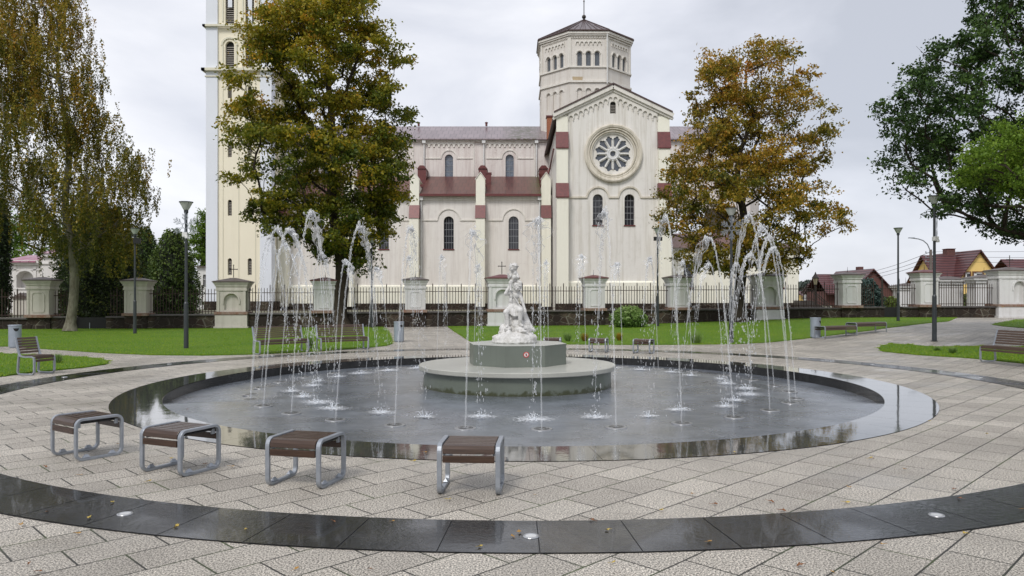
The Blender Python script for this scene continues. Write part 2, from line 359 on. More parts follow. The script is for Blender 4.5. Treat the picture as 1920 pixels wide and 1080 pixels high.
# ------------------------------------------------------------------ mesh builder
class MB:
    def __init__(s): s.v = []; s.f = []
    def add(s, vs, fs):
        o = len(s.v); s.v += [tuple(v) for v in vs]; s.f += [tuple(i+o for i in f) for f in fs]; return s
    def box(s, x0, x1, y0, y1, z0, z1):
        return s.add([(x0, y0, z0), (x1, y0, z0), (x1, y1, z0), (x0, y1, z0), (x0, y0, z1), (x1, y0, z1), (x1, y1, z1), (x0, y1, z1)],
                     [(0, 3, 2, 1), (4, 5, 6, 7), (0, 1, 5, 4), (1, 2, 6, 5), (2, 3, 7, 6), (3, 0, 4, 7)])
    def cbox(s, c, sx, sy, sz, rz=0, bev=0):
        ca, sa = math.cos(rz), math.sin(rz)
        vs = [(c[0]+x*ca-y*sa, c[1]+x*sa+y*ca, c[2]+z) for z in (-sz/2, sz/2) for x, y in ((-sx/2, -sy/2), (sx/2, -sy/2), (sx/2, sy/2), (-sx/2, sy/2))]
        return s.add(vs, [(0, 3, 2, 1), (4, 5, 6, 7), (0, 1, 5, 4), (1, 2, 6, 5), (2, 3, 7, 6), (3, 0, 4, 7)])
    def tube(s, pts, rad, n=8, cap=True):
        pts = [Vector(p) for p in pts]; m = len(pts)
        if not hasattr(rad, '__len__'): rad = [rad]*m
        vs = []; up = None
        for i, p in enumerate(pts):
            d = (pts[min(i+1, m-1)]-pts[max(i-1, 0)])
            d = d.normalized() if d.length > 1e-9 else Vector((0, 0, 1))
            if up is None: up = d.orthogonal().normalized()
            up = (up-d*up.dot(d)); up = up.normalized() if up.length > 1e-6 else d.orthogonal().normalized()
            w = d.cross(up)
            for k in range(n):
                a = 2*pi*k/n; vs.append(p+(up*math.cos(a)+w*math.sin(a))*rad[i])
        fs = [(i*n+k, i*n+(k+1) % n, (i+1)*n+(k+1) % n, (i+1)*n+k) for i in range(m-1) for k in range(n)]
        if cap: fs += [tuple(range(n-1, -1, -1)), tuple((m-1)*n+k for k in range(n))]
        return s.add(vs, fs)
    def lathe(s, prof, n=32, c=(0, 0, 0), a0=0, caps=True):
        vs = [(c[0]+r*math.cos(a0+2*pi*k/n), c[1]+r*math.sin(a0+2*pi*k/n), c[2]+z) for r, z in prof for k in range(n)]
        m = len(prof)
        fs = [(i*n+k, i*n+(k+1) % n, (i+1)*n+(k+1) % n, (i+1)*n+k) for i in range(m-1) for k in range(n)]
        if caps: fs += [tuple(range(n-1, -1, -1)), tuple((m-1)*n+k for k in range(n))]
        return s.add(vs, fs)
    def ring(s, c, prof, n=64):
        """closed profile [(r, y)] turned about the Y axis through c (rings on a wall facing -Y)"""
        m = len(prof); vs = []
        for k in range(n):
            a = 2*pi*k/n
            for r, y in prof: vs.append((c[0]+r*math.cos(a), c[1]+y, c[2]+r*math.sin(a)))
        fs = [(k*m+i, k*m+(i+1) % m, ((k+1) % n)*m+(i+1) % m, ((k+1) % n)*m+i) for k in range(n) for i in range(m)]
        return s.add(vs, fs)
    def poly(s, fr, pts, holes=(), d0=0., d1=None, back=False):
        """flat polygon (u, v) with holes in frame fr(u, v, depth), extruded from depth d0 to d1"""
        loops = [pts]+list(holes)
        flat = [Vector((u, v, 0)) for L in loops for u, v in L]
        tris = tessellate_polygon([[Vector((u, v, 0)) for u, v in L] for L in loops])
        o = [fr(p.x, p.y, d0) for p in flat]
        good = []
        for t in tris:
            a, b, c = (flat[i] for i in t)
            ar = (b.x-a.x)*(c.y-a.y)-(b.y-a.y)*(c.x-a.x)
            if abs(ar) < 1e-9: continue
            good.append(t if ar > 0 else (t[0], t[2], t[1]))
        s.add(o, good)
        if d1 is not None:
            k = 0
            for L in loops:
                n = len(L); vs = [fr(u, v, d0) for u, v in L]+[fr(u, v, d1) for u, v in L]
                s.add(vs, [(i, (i+1) % n, n+(i+1) % n, n+i) for i in range(n)])
            if back: s.add([fr(p.x, p.y, d1) for p in flat], [(t[0], t[2], t[1]) for t in good])
        return s
    def ico(s, c, r, sub=1, nz=0, rng=random, sq=(1, 1, 1)):
        vs, fs = ICO[sub]
        return s.add([(c[0]+v[0]*r*sq[0]*(1+rng.uniform(-nz, nz)), c[1]+v[1]*r*sq[1]*(1+rng.uniform(-nz, nz)), c[2]+v[2]*r*sq[2]*(1+rng.uniform(-nz, nz))) for v in vs], fs)
ICO = {}
for k_ in (1, 2, 3):
    b_ = bmesh.new(); bmesh.ops.create_icosphere(b_, subdivisions=k_, radius=1); b_.verts.ensure_lookup_table()
    ICO[k_] = ([tuple(v.co) for v in b_.verts], [tuple(v.index for v in f.verts) for f in b_.faces]); b_.free()
ICO[0] = ([(1, 0, 0), (0, 1, 0), (-1, 0, 0), (0, -1, 0), (0, 0, 1), (0, 0, -1)], [(0, 1, 4), (1, 2, 4), (2, 3, 4), (3, 0, 4), (1, 0, 5), (2, 1, 5), (3, 2, 5), (0, 3, 5)])

OFF = {}                                      # world offset of each thing, so parts may be given in world coordinates
def wof(p):
    return OFF.get(p.name, Vector((0, 0, 0))) if p else Vector((0, 0, 0))
def tag(o, label=None, cat=None, group=None, kind=None):
    if label: o['label'] = label
    if cat: o['category'] = cat
    if group: o['group'] = group
    if kind or label: o['kind'] = kind or 'thing'
    return o
def thing(name, label, cat, loc=(0, 0, 0), rz=0, group=None):
    o = bpy.data.objects.new(name, None); COL.objects.link(o); o.location = loc; o.rotation_euler = (0, 0, rz)
    o.empty_display_size = .3
    OFF[o.name] = Vector(loc); return tag(o, label, cat, group)
def link(name, me, parent=None):
    o = bpy.data.objects.new(name, me); COL.objects.link(o); o.parent = parent; return o
def part(name, mb, mat, parent=None, world=False, smooth=False, label=None, bev=0, recalc=True):
    me = bpy.data.meshes.new(name)
    off = wof(parent) if world else Vector((0, 0, 0))
    vs = [(v[0]-off.x, v[1]-off.y, v[2]-off.z) for v in mb.v] if world and parent else mb.v
    me.from_pydata(vs, [], mb.f)
    if recalc:
        bm = bmesh.new(); bm.from_mesh(me); bmesh.ops.recalc_face_normals(bm, faces=bm.faces); bm.to_mesh(me); bm.free()
    me.materials.append(mat if not isinstance(mat, str) else M[mat])
    if smooth: me.polygons.foreach_set('use_smooth', [True]*len(me.polygons))
    o = link(name, me, parent)
    if parent and world: OFF[o.name] = off
    if label: o['label'] = label
    if bev:
        m = o.modifiers.new('bevel', 'BEVEL'); m.width = bev; m.segments = 2; m.limit_method = 'ANGLE'; m.angle_limit = R(40)
    return o
def struct(name, mb, mat, **k): return tag(part(name, mb, mat, **k), kind='structure')
def copy_tree(o, parent=None):
    c = o.copy(); COL.objects.link(c); c.parent = parent
    for ch in list(o.children): copy_tree(ch, c)
    return c
def dup(o, loc, rz=0, label=None):
    c = copy_tree(o); c.location = loc; c.rotation_euler = (0, 0, rz)
    if label: c['label'] = label
    return c
ORD = ['first', 'second', 'third', 'fourth', 'fifth', 'sixth', 'seventh', 'eighth', 'ninth', 'tenth', 'eleventh', 'twelfth', 'thirteenth', 'fourteenth', 'fifteenth', 'sixteenth', 'seventeenth', 'eighteenth', 'nineteenth', 'twentieth']

# ------------------------------------------------------------------ ground, paving, rings, pool
def polar(r0, r1, nr, na, zf, pw=1.0, c=PC):
    mb = MB(); rs = [r0+(r1-r0)*(i/nr)**pw for i in range(nr+1)]
    vs = [(c[0]+r*math.cos(2*pi*k/na), c[1]+r*math.sin(2*pi*k/na)) for r in rs for k in range(na)]
    mb.add([(x, y, zf(x, y)) for x, y in vs], [(i*na+k, i*na+(k+1) % na, (i+1)*na+(k+1) % na, (i+1)*na+k) for i in range(nr) for k in range(na)])
    return mb
struct('pavement', polar(7.1, 62, 46, 144, gz, 1.4), 'paver')
struct('ground', polar(58, 3500, 14, 72, lambda x, y: -.12, 2.5), 'earth')
# black granite band, its slabs split by fine radial joints
def band(r0, r1, n, z0, gap=.004, seg=4):
    mb = MB()
    for k in range(n):
        a0 = 2*pi*k/n+gap/r1; a1 = 2*pi*(k+1)/n-gap/r1
        pts = [(r0, a0+(a1-a0)*i/seg) for i in range(seg+1)]+[(r1, a1-(a1-a0)*i/seg) for i in range(seg+1)]
        vs = [(PC[0]+r*math.cos(a), PC[1]+r*math.sin(a), z0) for r, a in pts]
        m = len(vs); mb.add(vs, [tuple(range(m))])
    return mb
struct('granite_band', band(9.1, 9.79, 92, .007), 'granite')
sep = polar(9.09, 9.80, 1, 180, lambda x, y: .003)
struct('band_joint_bed', sep, 'black')
pr = MB(); N = 180
pr.lathe([(7.1, -.05), (7.1, .003), (6.365, .003), (6.355, -.002), (6.355, -.22)], N, (PC[0], PC[1], 0), caps=False)
struct('pool_step', pr, 'step')
struct('pool_rim', band(6.36, 7.097, 60, .0075, .0022, 5), 'film')
pf = MB()
def edge_z(a):                                # the step dies out where the near half of the rim is flush with the floor
    d = abs((math.degrees(a)-90+180) % 360-180); return -.175+.165*ss(d, 110, 118)
def floor_h(x, y):
    r = math.hypot(x-PC[0], y-PC[1])
    if r < 4.2: return float(np.interp(r, [0, 2.5, 4.2], [-.04, -.05, -.06]))
    return -.06+(edge_z(math.atan2(y-PC[1], x-PC[0]))+.06)*ss(r, 4.2, 6.362)
na_ = 240; fr0 = [(.01, -.04), (2.5, -.05), (4.2, -.06)]+[(4.2+2.162*j/6, None) for j in range(1, 7)]
pf.add([(PC[0]+r*math.cos(2*pi*k/na_), PC[1]+r*math.sin(2*pi*k/na_), z if z is not None else floor_h(PC[0]+r*math.cos(2*pi*k/na_), PC[1]+r*math.sin(2*pi*k/na_))) for r, z in fr0 for k in range(na_)],
       [(i*na_+k, i*na_+(k+1) % na_, (i+1)*na_+(k+1) % na_, (i+1)*na_+k) for i in range(8) for k in range(na_)])
struct('pool_floor', pf, 'pool')

# ------------------------------------------------------------------ fence line (world), lawns
FA, FB = Vector((-34, 37.9)), Vector((36, 45.1))
def fl(px):                                   # point where the sight line at px meets the fence line
    t = (px-960)/F; d = FB-FA
    s_ = (t*FA.y-FA.x)/(d.x-t*d.y); return FA.x+d.x*s_, FA.y+d.y*s_
FANG = math.atan2(FB.y-FA.y, FB.x-FA.x)
def lawn(name, outline, step=.7, mat='grass', lift=.03):
    P = [Vector(p) for p in outline]; n = len(P)
    dense = []
    for i in range(n):
        a, b = P[i], P[(i+1) % n]; k = max(1, int((b-a).length/.6))
        dense += [a+(b-a)*j/k for j in range(k)]
    xs = [p.x for p in P]; ys = [p.y for p in P]
    def inside(x, y):
        c = False; j = n-1
        for i in range(n):
            if (P[i].y > y) != (P[j].y > y) and x < (P[j].x-P[i].x)*(y-P[i].y)/(P[j].y-P[i].y)+P[i].x: c = not c
            j = i
        return c
    m = len(dense); pts = list(dense)
    x = min(xs)+step*.5
    while x < max(xs):
        y = min(ys)+step*.5
        while y < max(ys):
            if inside(x, y) and min((Vector((x, y))-d).length_squared for d in dense[::2]) > .12: pts.append(Vector((x, y)))
            y += step
        x += step
    vo, eo, fo, *_ = delaunay_2d_cdt(pts, [(i, (i+1) % m) for i in range(m)], [list(range(m))], 1, 1e-5)
    mb = MB(); mb.add([(v.x, v.y, gz(v.x, v.y)+lift) for v in vo], [tuple(f) for f in fo])
    # earth edge down to the paving
    mb.add([(p.x, p.y, gz(p.x, p.y)+lift) for p in dense]+[(p.x, p.y, gz(p.x, p.y)-.03) for p in dense], [(i, (i+1) % m, m+(i+1) % m, m+i) for i in range(m)])
    o = struct(name, mb, mat); return inside, (min(xs), max(xs), min(ys), max(ys)), dense
def gpl(L): return [gp(*p) for p in L]
fp = lambda px, o=.0: (fl(px)[0], fl(px)[1]+o)
L1 = lawn('left_lawn', [(-34, 37.8)]+[(-34, 22.5)]+[(-20.5, 24.4)]+gpl([(14, 650), (72, 654), (189, 662), (283, 666), (378, 667), (472, 665), (588, 660), (692, 652), (724, 649), (736, 645), (735, 636)])+[gp(725, 617), fp(716), fp(400), fp(100)])
L2 = lawn('small_left_lawn', [(-30, 19.5), (-22, 20.4)]+gpl([(0, 664), (94, 668), (160, 671), (189, 674), (204, 679), (198, 684), (157, 690), (63, 699), (0, 707)])+[(-16, 14.2), (-30, 12)])
L3 = lawn('middle_lawn', [fp(838)]+gpl([(852, 622), (880, 640), (900, 645), (1058, 646), (1200, 647), (1300, 646.5), (1380, 645.5), (1445, 642), (1526, 632), (1636, 619), (1700, 611), (1778, 603)])+[fp(1795), fp(1600), fp(1300), fp(1000)])
L4 = lawn('oval_right_lawn', gpl([(1647, 654), (1653, 649), (1671, 645), (1706, 639), (1746, 635), (1842, 633), (1920, 635)])+[(24, 24), (30, 23), (30, 15), (17.2, 16.3)]+gpl([(1920, 682), (1817, 672), (1720, 666), (1655, 659.5)]))
L5 = lawn('far_right_lawn', gpl([(1860, 609), (1885, 604), (1905, 600)])+[(36, 42.5), (36, 27)]+gpl([(1920, 615.5), (1880, 612)]))
tw = (FB-FA).normalized(); nn_ = Vector((-tw.y, tw.x))
ta, tb = FA-tw*60+nn_*.25, FB+tw*60+nn_*.25
cy = MB(); ZC = .5
cy.add([(ta.x, ta.y, ZC), (tb.x, tb.y, ZC), (160, 200, ZC), (-160, 200, ZC), (ta.x, ta.y, -.2), (tb.x, tb.y, -.2)], [(0, 1, 2, 3), (0, 4, 5, 1)])
struct('churchyard_ground', cy, 'yard')
# grass blades: nobody could count them
def tufts(name, label, areas, n, seed, size=(.02, .045)):
    rs = np.random.RandomState(seed); P = []
    for (ins, bb, dense), k in zip(areas, n):
        c = 0
        while c < k:
            if rs.rand() < .05:
                d = dense[rs.randint(len(dense))]; x, y = d.x+rs.normal(0, .05), d.y+rs.normal(0, .05)
            else:
                x = rs.uniform(bb[0], bb[1]); y = bb[2]+(bb[3]-bb[2])*rs.rand()**1.5
                if abs(x/y) > .75 or y < 3: continue
                if not ins(x, y): continue
            if abs(x/max(y, 1)) < .75: P.append((x, y, gz(x, y)+.025))
            c += 1
    P = np.array(P); m = len(P); a = rs.rand(m)*2*pi; h = rs.uniform(size[0], size[1], m); w = .006+.006*rs.rand(m)
    dx, dy = np.cos(a), np.sin(a); V = np.zeros((m, 3, 3))
    V[:, 0] = P+np.stack([-dy*w, dx*w, 0*w], 1); V[:, 1] = P-np.stack([-dy*w, dx*w, 0*w], 1)
    V[:, 2] = P+np.stack([dx*h*.5*rs.randn(m)*.6, dy*h*.5, h], 1)
    return rawmesh(name, V.reshape(-1, 3), 3, rs.rand(m), 'blade')
def rawmesh(name, V, k, tint, mat, parent=None):
    nf = len(V)//k; me = bpy.data.meshes.new(name); me.vertices.add(len(V)); me.vertices.foreach_set('co', np.asarray(V, dtype=np.float32).ravel())
    me.loops.add(len(V)); me.loops.foreach_set('vertex_index', np.arange(len(V), dtype=np.int32))
    me.polygons.add(nf); me.polygons.foreach_set('loop_start', np.arange(0, len(V), k, dtype=np.int32)); me.polygons.foreach_set('loop_total', np.full(nf, k, dtype=np.int32))
    at = me.attributes.new('tint', 'FLOAT', 'FACE'); at.data.foreach_set('value', np.clip(tint, 0, 1).astype(np.float32))
    me.update(calc_edges=True); me.materials.append(M[mat]); return link(name, me, parent)
gr = tufts('grass', '', [L1, L2, L3, L4, L5], [26000, 9000, 16000, 11000, 2500], 5)
tag(gr, 'short bright green grass blades of the mown lawns', 'grass', kind='stuff')

# ------------------------------------------------------------------ wall tools
def front(Y):  return lambda u, v, d: (u, Y+d, v)                       # wall facing the square (-Y)
def frame(o, t, n):                                                     # origin, direction of u, inward normal
    return lambda u, v, d: (o[0]+t[0]*u+n[0]*d, o[1]+t[1]*u+n[1]*d, v)
def arch(u, w, v0, vt, n=12):                                           # round-headed outline, half width w
    sp = vt-w
    return [(u-w, v0), (u+w, v0)]+[(u+w*math.cos(pi*k/n), sp+w*math.sin(pi*k/n)) for k in range(n+1)]
def strip(mb, fr, path, wd, proj, d0=0.0):
    n = len(path); L = []; Rr = []
    for i in range(n):
        a, b = Vector(path[max(i-1, 0)]), Vector(path[min(i+1, n-1)]); t = (b-a)
        t = t.normalized() if t.length else Vector((1, 0)); nn = Vector((-t.y, t.x)); p = Vector(path[i])
        L.append(p+nn*wd/2); Rr.append(p-nn*wd/2)
    vs = [fr(p.x, p.y, d0-proj) for p in L]+[fr(p.x, p.y, d0-proj) for p in Rr]+[fr(p.x, p.y, d0+.01) for p in L]+[fr(p.x, p.y, d0+.01) for p in Rr]
    fs = []
    for i in range(n-1):
        fs += [(i, i+1, n+i+1, n+i), (i, 2*n+i, 2*n+i+1, i+1), (n+i, n+i+1, 3*n+i+1, 3*n+i)]
    fs += [(0, n, 3*n, 2*n), (n-1, 3*n-1, 4*n-1, 2*n-1)]
    mb.add(vs, fs)
def hood(u, r, vs, n=14): return [(u-r*math.cos(pi*k/n), vs+r*math.sin(pi*k/n)) for k in range(n+1)]
def scallops(mb, fr, u0, u1, f, n, band, r=None, proj=.13, drop=.16):
    """Lombard band: straight (or sloping) upper edge f(u), lower edge a row of little round arches on corbels"""
    c = (u1-u0)/n; r = r or c*.34; pts = [(u1, f(u1)), (u0, f(u0))]
    cut = []
    for k in range(n):
        uc = u0+(k+.5)*c; base = f(uc)-band
        a = [(uc-r*math.cos(pi*j/8), base+r*math.sin(pi*j/8)) for j in range(9)]
        e0 = (u0+k*c, base-drop*.5); cut += [(u0+k*c+.001, base-drop), (uc-r, base-drop)]+a+[(uc+r, base-drop), (u0+(k+1)*c-.001, base-drop)]
    mb.poly(fr, pts[::-1][:1]+cut+pts[:1], (), -proj, .01)
def window(par, fr, u, w, v0, vt, dep, glass='glass', rows=5, sill=True, label=None, cols=1):
    mb = MB(); mb.poly(fr, arch(u, w+.01, v0-.01, vt+.01), (), dep)
    p = part('window', mb, glass, par, world=True, label=label)
    b = MB()
    for k in range(1, rows):
        z = v0+(vt-v0)*k/rows; a = [fr(u-w, z-.02, dep-.03), fr(u+w, z-.02, dep-.03), fr(u+w, z+.02, dep-.03), fr(u-w, z+.02, dep-.03)]
        b.add(a, [(0, 1, 2, 3)])
    for k in range(1, cols+1):
        x = u-w+2*w*k/(cols+1); b.add([fr(x-.012, v0, dep-.028), fr(x+.012, v0, dep-.028), fr(x+.012, vt-.06, dep-.028), fr(x-.012, vt-.06, dep-.028)], [(0, 1, 2, 3)])
    part('glazing_bars', b, 'bars', p, world=True)
    if sill:
        s = MB(); strip(s, fr, [(u-w-.06, v0-.05), (u+w+.06, v0-.05)], .10, .07, 0); part('sill', s, 'maroon' if sill == 'm' else 'trim', p, world=True)
    return p
def louvers(par, fr, u, w, v0, vt, dep, n, label=None):
    mb = MB(); mb.poly(fr, arch(u, w+.01, v0-.01, vt+.01), (), dep+.12); p = part('louver_window', mb, 'black', par, world=True, label=label)
    b = MB()
    for k in range(n):
        z = v0+(vt-w-v0)*(k+.3)/n; h = (vt-w-v0)/n
        b.add([fr(u-w, z, dep), fr(u+w, z, dep), fr(u+w, z+h*.42, dep+.05), fr(u-w, z+h*.42, dep+.05), fr(u-w, z-.02, dep+.05), fr(u+w, z-.02, dep+.05)], [(0, 1, 2, 3), (0, 4, 5, 1)])
    part('slats', b, 'louver', p, world=True)
    return p

# ------------------------------------------------------------------ the church
CHU = thing('church', 'long pale cream church with octagonal lantern tower and rose window gable', 'church', (0, 60, ZC))
def cp(name, mb, mat, **k): return part(name, mb, mat, CHU, world=True, **k)
# transept front
Y0 = 60; f0 = front(Y0)
x0, x1 = PX(1043.5, Y0), PX(1254.5, Y0); xm = (x0+x1)/2; ze = PZ(213, Y0); za = PZ(163, Y0)
zs = PZ(530, Y0)
rc = (PX(1149.5, Y0), PZ(287.8, Y0))
def circ(c, r, n=48): return [(c[0]+r*math.cos(2*pi*k/n), c[1]+r*math.sin(2*pi*k/n)) for k in range(n)]
wins = [(PX(1121, Y0), .40), (PX(1180.3, Y0), .40)]
wt, wb = PZ(364, Y0), PZ(422, Y0)
vent = (PX(1149.3, Y0), .23, PZ(213, Y0), PZ(190, Y0))
mb = MB()
mb.poly(f0, [(x0, ZC), (x1, ZC), (x1, ze), (xm, za), (x0, ze)], [circ(rc, 1.62)]+[arch(u, w, wb, wt) for u, w in wins]+[arch(*vent)], 0, .38)
cp('transept_wall', mb, 'transept')
sd_ = MB(); sd_.box(x0+.25, x1-.25, Y0+.4, 78.2, ZC, ze-.05); cp('transept_side_walls', sd_, 'transept')
gx = MB(); gx.poly(front(Y0+17), [(x0+.25, ze-.06), (x1-.25, ze-.06), (xm, za-.05)], (), 0, 1.4); cp('inner_gable', gx, 'lantern')
# roof slopes of the transept
def gable_roof(mb, xa, xb, zE, zA, ya, yb, over=.35, th=.16):
    xm_ = (xa+xb)/2; sl_ = (zA-zE)/(xm_-xa)
    for s in (-1, 1):
        xe = xa-over if s < 0 else xb+over; zE2 = zE-sl_*over
        vs = [(xe, ya, zE2), (xm_, ya, zA), (xm_, yb, zA), (xe, yb, zE2), (xe, ya, zE2+th), (xm_, ya, zA+th), (xm_, yb, zA+th), (xe, yb, zE2+th)]
        mb.add(vs, [(0, 1, 2, 3), (4, 7, 6, 5), (0, 4, 5, 1), (1, 5, 6, 2), (2, 6, 7, 3), (3, 7, 4, 0)])
mb = MB(); gable_roof(mb, x0, x1, ze+.10, za+.12, Y0-.42, 82, .22, .12); cp('transept_roof', mb, 'brownroof')
# raking cornice and Lombard bands
cor = MB()
sl0 = (za-ze)/(xm-x0)
fz = lambda u: ze+sl0*(min(u, 2*xm-u)-x0)
for a, b in ((x0-.30, xm), (xm, x1+.30)):
    strip(cor, f0, [(a, fz(a)-.06), (b, fz(b)-.06)], .30, .36); strip(cor, f0, [(a, fz(a)-.32), (b, fz(b)-.32)], .18, .22)
cp('raking_cornice', cor, 'trim')
lb = MB(); pw = 1.0
scallops(lb, f0, x0+pw-.05, xm, lambda u: fz(u)-.34, 9, .55, .155, .12, .22); scallops(lb, f0, xm, x1-pw+.05, lambda u: fz(u)-.34, 9, .55, .155, .12, .22)
cp('arcade_frieze', lb, 'trim')
# corner buttresses in three stages with sloping caps
def buttress(xa, xb, Yw, stages, capm='maroon', mat='cream', top=None):
    """stages: (z_low, z_high, projection) from the top down, each with a sloping cap above the next wider stage"""
    b = MB(); cs_ = []
    for i, (zl, zh, pj) in enumerate(stages):
        b.box(xa, xb, Yw-pj, Yw-.003, zl, zh)
        if i > 0:
            pp = stages[i-1][2]; ct = stages[i-1][0]; c = MB(); cs_.append(c)
            c.add([(xa-.05, Yw-pj-.09, zh), (xb+.05, Yw-pj-.09, zh), (xb+.05, Yw-pp, ct+.02), (xa-.05, Yw-pp, ct+.02), (xa-.05, Yw-.004, zh), (xb+.05, Yw-.004, zh), (xb+.05, Yw-.004, ct+.02), (xa-.05, Yw-.004, ct+.02)],
                  [(0, 1, 2, 3), (0, 4, 5, 1), (0, 3, 7, 4), (1, 5, 6, 2), (2, 6, 7, 3)])
            c.box(xa-.05, xb+.05, Yw-pj-.09, Yw-pj-.005, zh-.10, zh-.003)
    o = cp('buttress', b, mat)
    for c in cs_: part('buttress_cap', c, capm, o, world=True)
    return o
for xa, xb in ((x0-.02, x0+.90), (x1-.90, x1+.02)):
    buttress(xa, xb, Y0, [(PZ(248, Y0), ze-.25, .10), (PZ(345, Y0), PZ(278, Y0), .42), (ZC+.6, PZ(371, Y0), .85)])
sc = MB(); zst = PZ(370, Y0)
zsp = wt-.40
pth = [(x0+.92, zst)]+[]
for u, w in wins:
    pth += [(u-.88, zst)]+hood(u, .88, zst-.05)[1:-1]+[(u+.88, zst)]
pth += [(x1-.92, zst)]
strip(sc, f0, pth, .13, .10); cp('string_course', sc, 'ring')
for u, w in wins: window(CHU, f0, u, w, wb, wt, .34, 'glass', 5, 'm', 'tall round-headed leaded window below the rose window', 2)
louvers(CHU, f0, *vent[:1], vent[1], vent[2], vent[3], .1, 6, 'small louvred vent in the gable above the rose window')
bs = MB(); bs.box(x0+.9, x1-.9, Y0-.22, Y0-.002, ZC+.6, zs); bs.add([(x0+.9, Y0-.22, zs), (x1-.9, Y0-.22, zs), (x1-.9, Y0-.003, zs+.14), (x0+.9, Y0-.003, zs+.14)], [(0, 1, 2, 3)])
cp('base_course', bs, 'cream')
pl = MB(); pl.box(x0-.12, x1+.12, Y0-.98, Y0-.22, ZC-.3, PZ(569, Y0)); cp('stone_plinth', pl, 'rubble')
# rose window
rs_ = MB(); c3 = (rc[0], Y0, rc[1])
rs_.ring(c3, [(2.33, .02), (2.33, -.24), (2.22, -.30), (2.08, -.26), (2.04, -.18), (1.94, -.20), (1.88, -.12), (1.88, .02)], 72)
rs_.ring(c3, [(1.86, .0), (1.84, -.10), (1.76, -.12), (1.64, .05), (1.60, .30), (1.86, .30)], 72)
ro = cp('rose_window', rs_, 'ring', smooth=False)
def petal(k):
    a = R(15+30*k); pts = []
    # wedge between the spokes ending in three lobes
    def pol(r, da): return (rc[0]+r*math.sin(a+da), rc[1]+r*math.cos(a+da))
    out = [pol(.60, -.105), pol(1.12, -.17)]
    for lc, lr, s0, s1 in ((-.125, .105, -150, 10), (0, .125, -80, 80), (.125, .105, -10, 150)):
        rr = 1.22 if lc else 1.33
        cx_, cy_ = rr*math.sin(a+lc), rr*math.cos(a+lc)
        for j in range(6):
            t = R(s0+(s1-s0)*j/5)+a; out.append((rc[0]+cx_+lr*math.sin(t), rc[1]+cy_+lr*math.cos(t)))
    out += [pol(1.12, .17), pol(.60, .105)]
    return out[::-1]
tr_ = MB(); tr_.poly(f0, circ(rc, 1.63, 60), [petal(k) for k in range(12)]+[circ(rc, .21, 20)], .14, .26)
tp = part('tracery', tr_, 'trim', ro, world=True)
spk = MB()
for k in range(12):
    a = R(30*k); ca, sa = math.sin(a), math.cos(a)
    P_ = lambda r: (rc[0]+ca*r, Y0+.11, rc[1]+sa*r)
    spk.tube([P_(.52), P_(.60), P_(.62), P_(1.12), P_(1.14), P_(1.24)], [.085, .085, .05, .05, .085, .085], 8)
spk.ring(c3, [(.52, .14), (.50, .04), (.42, .02), (.34, .05), (.24, .04), (.22, .14)], 32)
part('spokes', spk, 'white', ro, world=True, smooth=False)
g = MB(); g.poly(f0, circ(rc, 1.6, 40), (), .24); part('glass', g, 'glass_rose', ro, world=True)

# nave: clerestory wall and roof
YC = 78; fc = front(YC); cxl, cxr = -26.0, PX(1365, YC)
zE = PZ(262, YC); zw0, zw1 = PZ(331, YC), PZ(289.5, YC)
tx = x0+.25
bay = PX(955.6, YC)-PX(841.8, YC)
cw = [PX(841.8, YC)+bay*k for k in (-2, -1, 0, 1)]
mb = MB(); mb.poly(fc, [(cxl, 11), (tx, 11), (tx, zE), (cxl, zE)], [arch(u, .43, zw0, zw1) for u in cw], 0, .3)
mb.poly(fc, [(x1-.25, 11), (cxr, 11), (cxr, zE), (x1-.25, zE)], (), 0, .3)
cp('clerestory_wall', mb, 'clere')
for u in cw: window(CHU, fc, u, .43, zw0, zw1, .26, 'glass_blue', 4, False)
st = MB(); zst = PZ(297, YC)
for u in cw:
    strip(st, fc, [(u-2.45, zst), (u-.80, zst)]+hood(u, .80, zst+.05)[1:-1]+[(u+.80, zst), (u+2.45, zst)], .10, .08)
    strip(st, fc, [(u-2.6, 14), (u-2.6, PZ(268, YC))], .10, .06); strip(st, fc, [(u+2.6, 14), (u+2.6, PZ(268, YC))], .10, .06)
strip(st, fc, [(cxl, zE-.10), (tx, zE-.10)], .26, .22)
cp('clerestory_mouldings', st, 'trim')
lb = MB()
for u in cw: scallops(lb, fc, u-2.6, u+2.6, lambda q: PZ(266, YC), 10, .42, .17, .10, .13)
cp('clerestory_frieze', lb, 'trim')
# main roof
ro_ = MB(); Zr = PZ(237, 83)
def slope(mb, xa, xb, ya, za_, yb, zb, th=.10):
    mb.add([(xa, ya, za_), (xb, ya, za_), (xb, yb, zb), (xa, yb, zb), (xa, ya, za_-th), (xb, ya, za_-th), (xb, yb, zb-th), (xa, yb, zb-th)],
           [(0, 1, 2, 3), (4, 7, 6, 5), (0, 4, 5, 1), (1, 5, 6, 2), (2, 6, 7, 3), (3, 7, 4, 0)])
slope(ro_, cxl, cxr, YC-.45, zE+.02, 83, Zr); slope(ro_, cxl, cxr, 83.002, Zr, 88.4, zE+.02)
rm = cp('nave_roof', ro_, 'roof_nave')
vp = MB()
for px in (785, 912): vp.lathe([(.12, 0), (.12, .28), (.17, .30), (.17, .40), (.02, .46)], 10, (PX(px, 82.6), 82.6, Zr-.05))
part('roof_vent', vp, 'maroon', rm, world=True)
for i, px in enumerate((795, 907, 1006)):
    pk = MB(); X = PX(px, YC-.2); pk.tube([(X, YC-.18, zE-.1), (X, YC-.18, PZ(333, YC))], .075, 8); pk.box(X-.18, X+.18, YC-.38, YC-.12, zE-.42, zE-.08)
    cp('downpipe', pk, 'white')
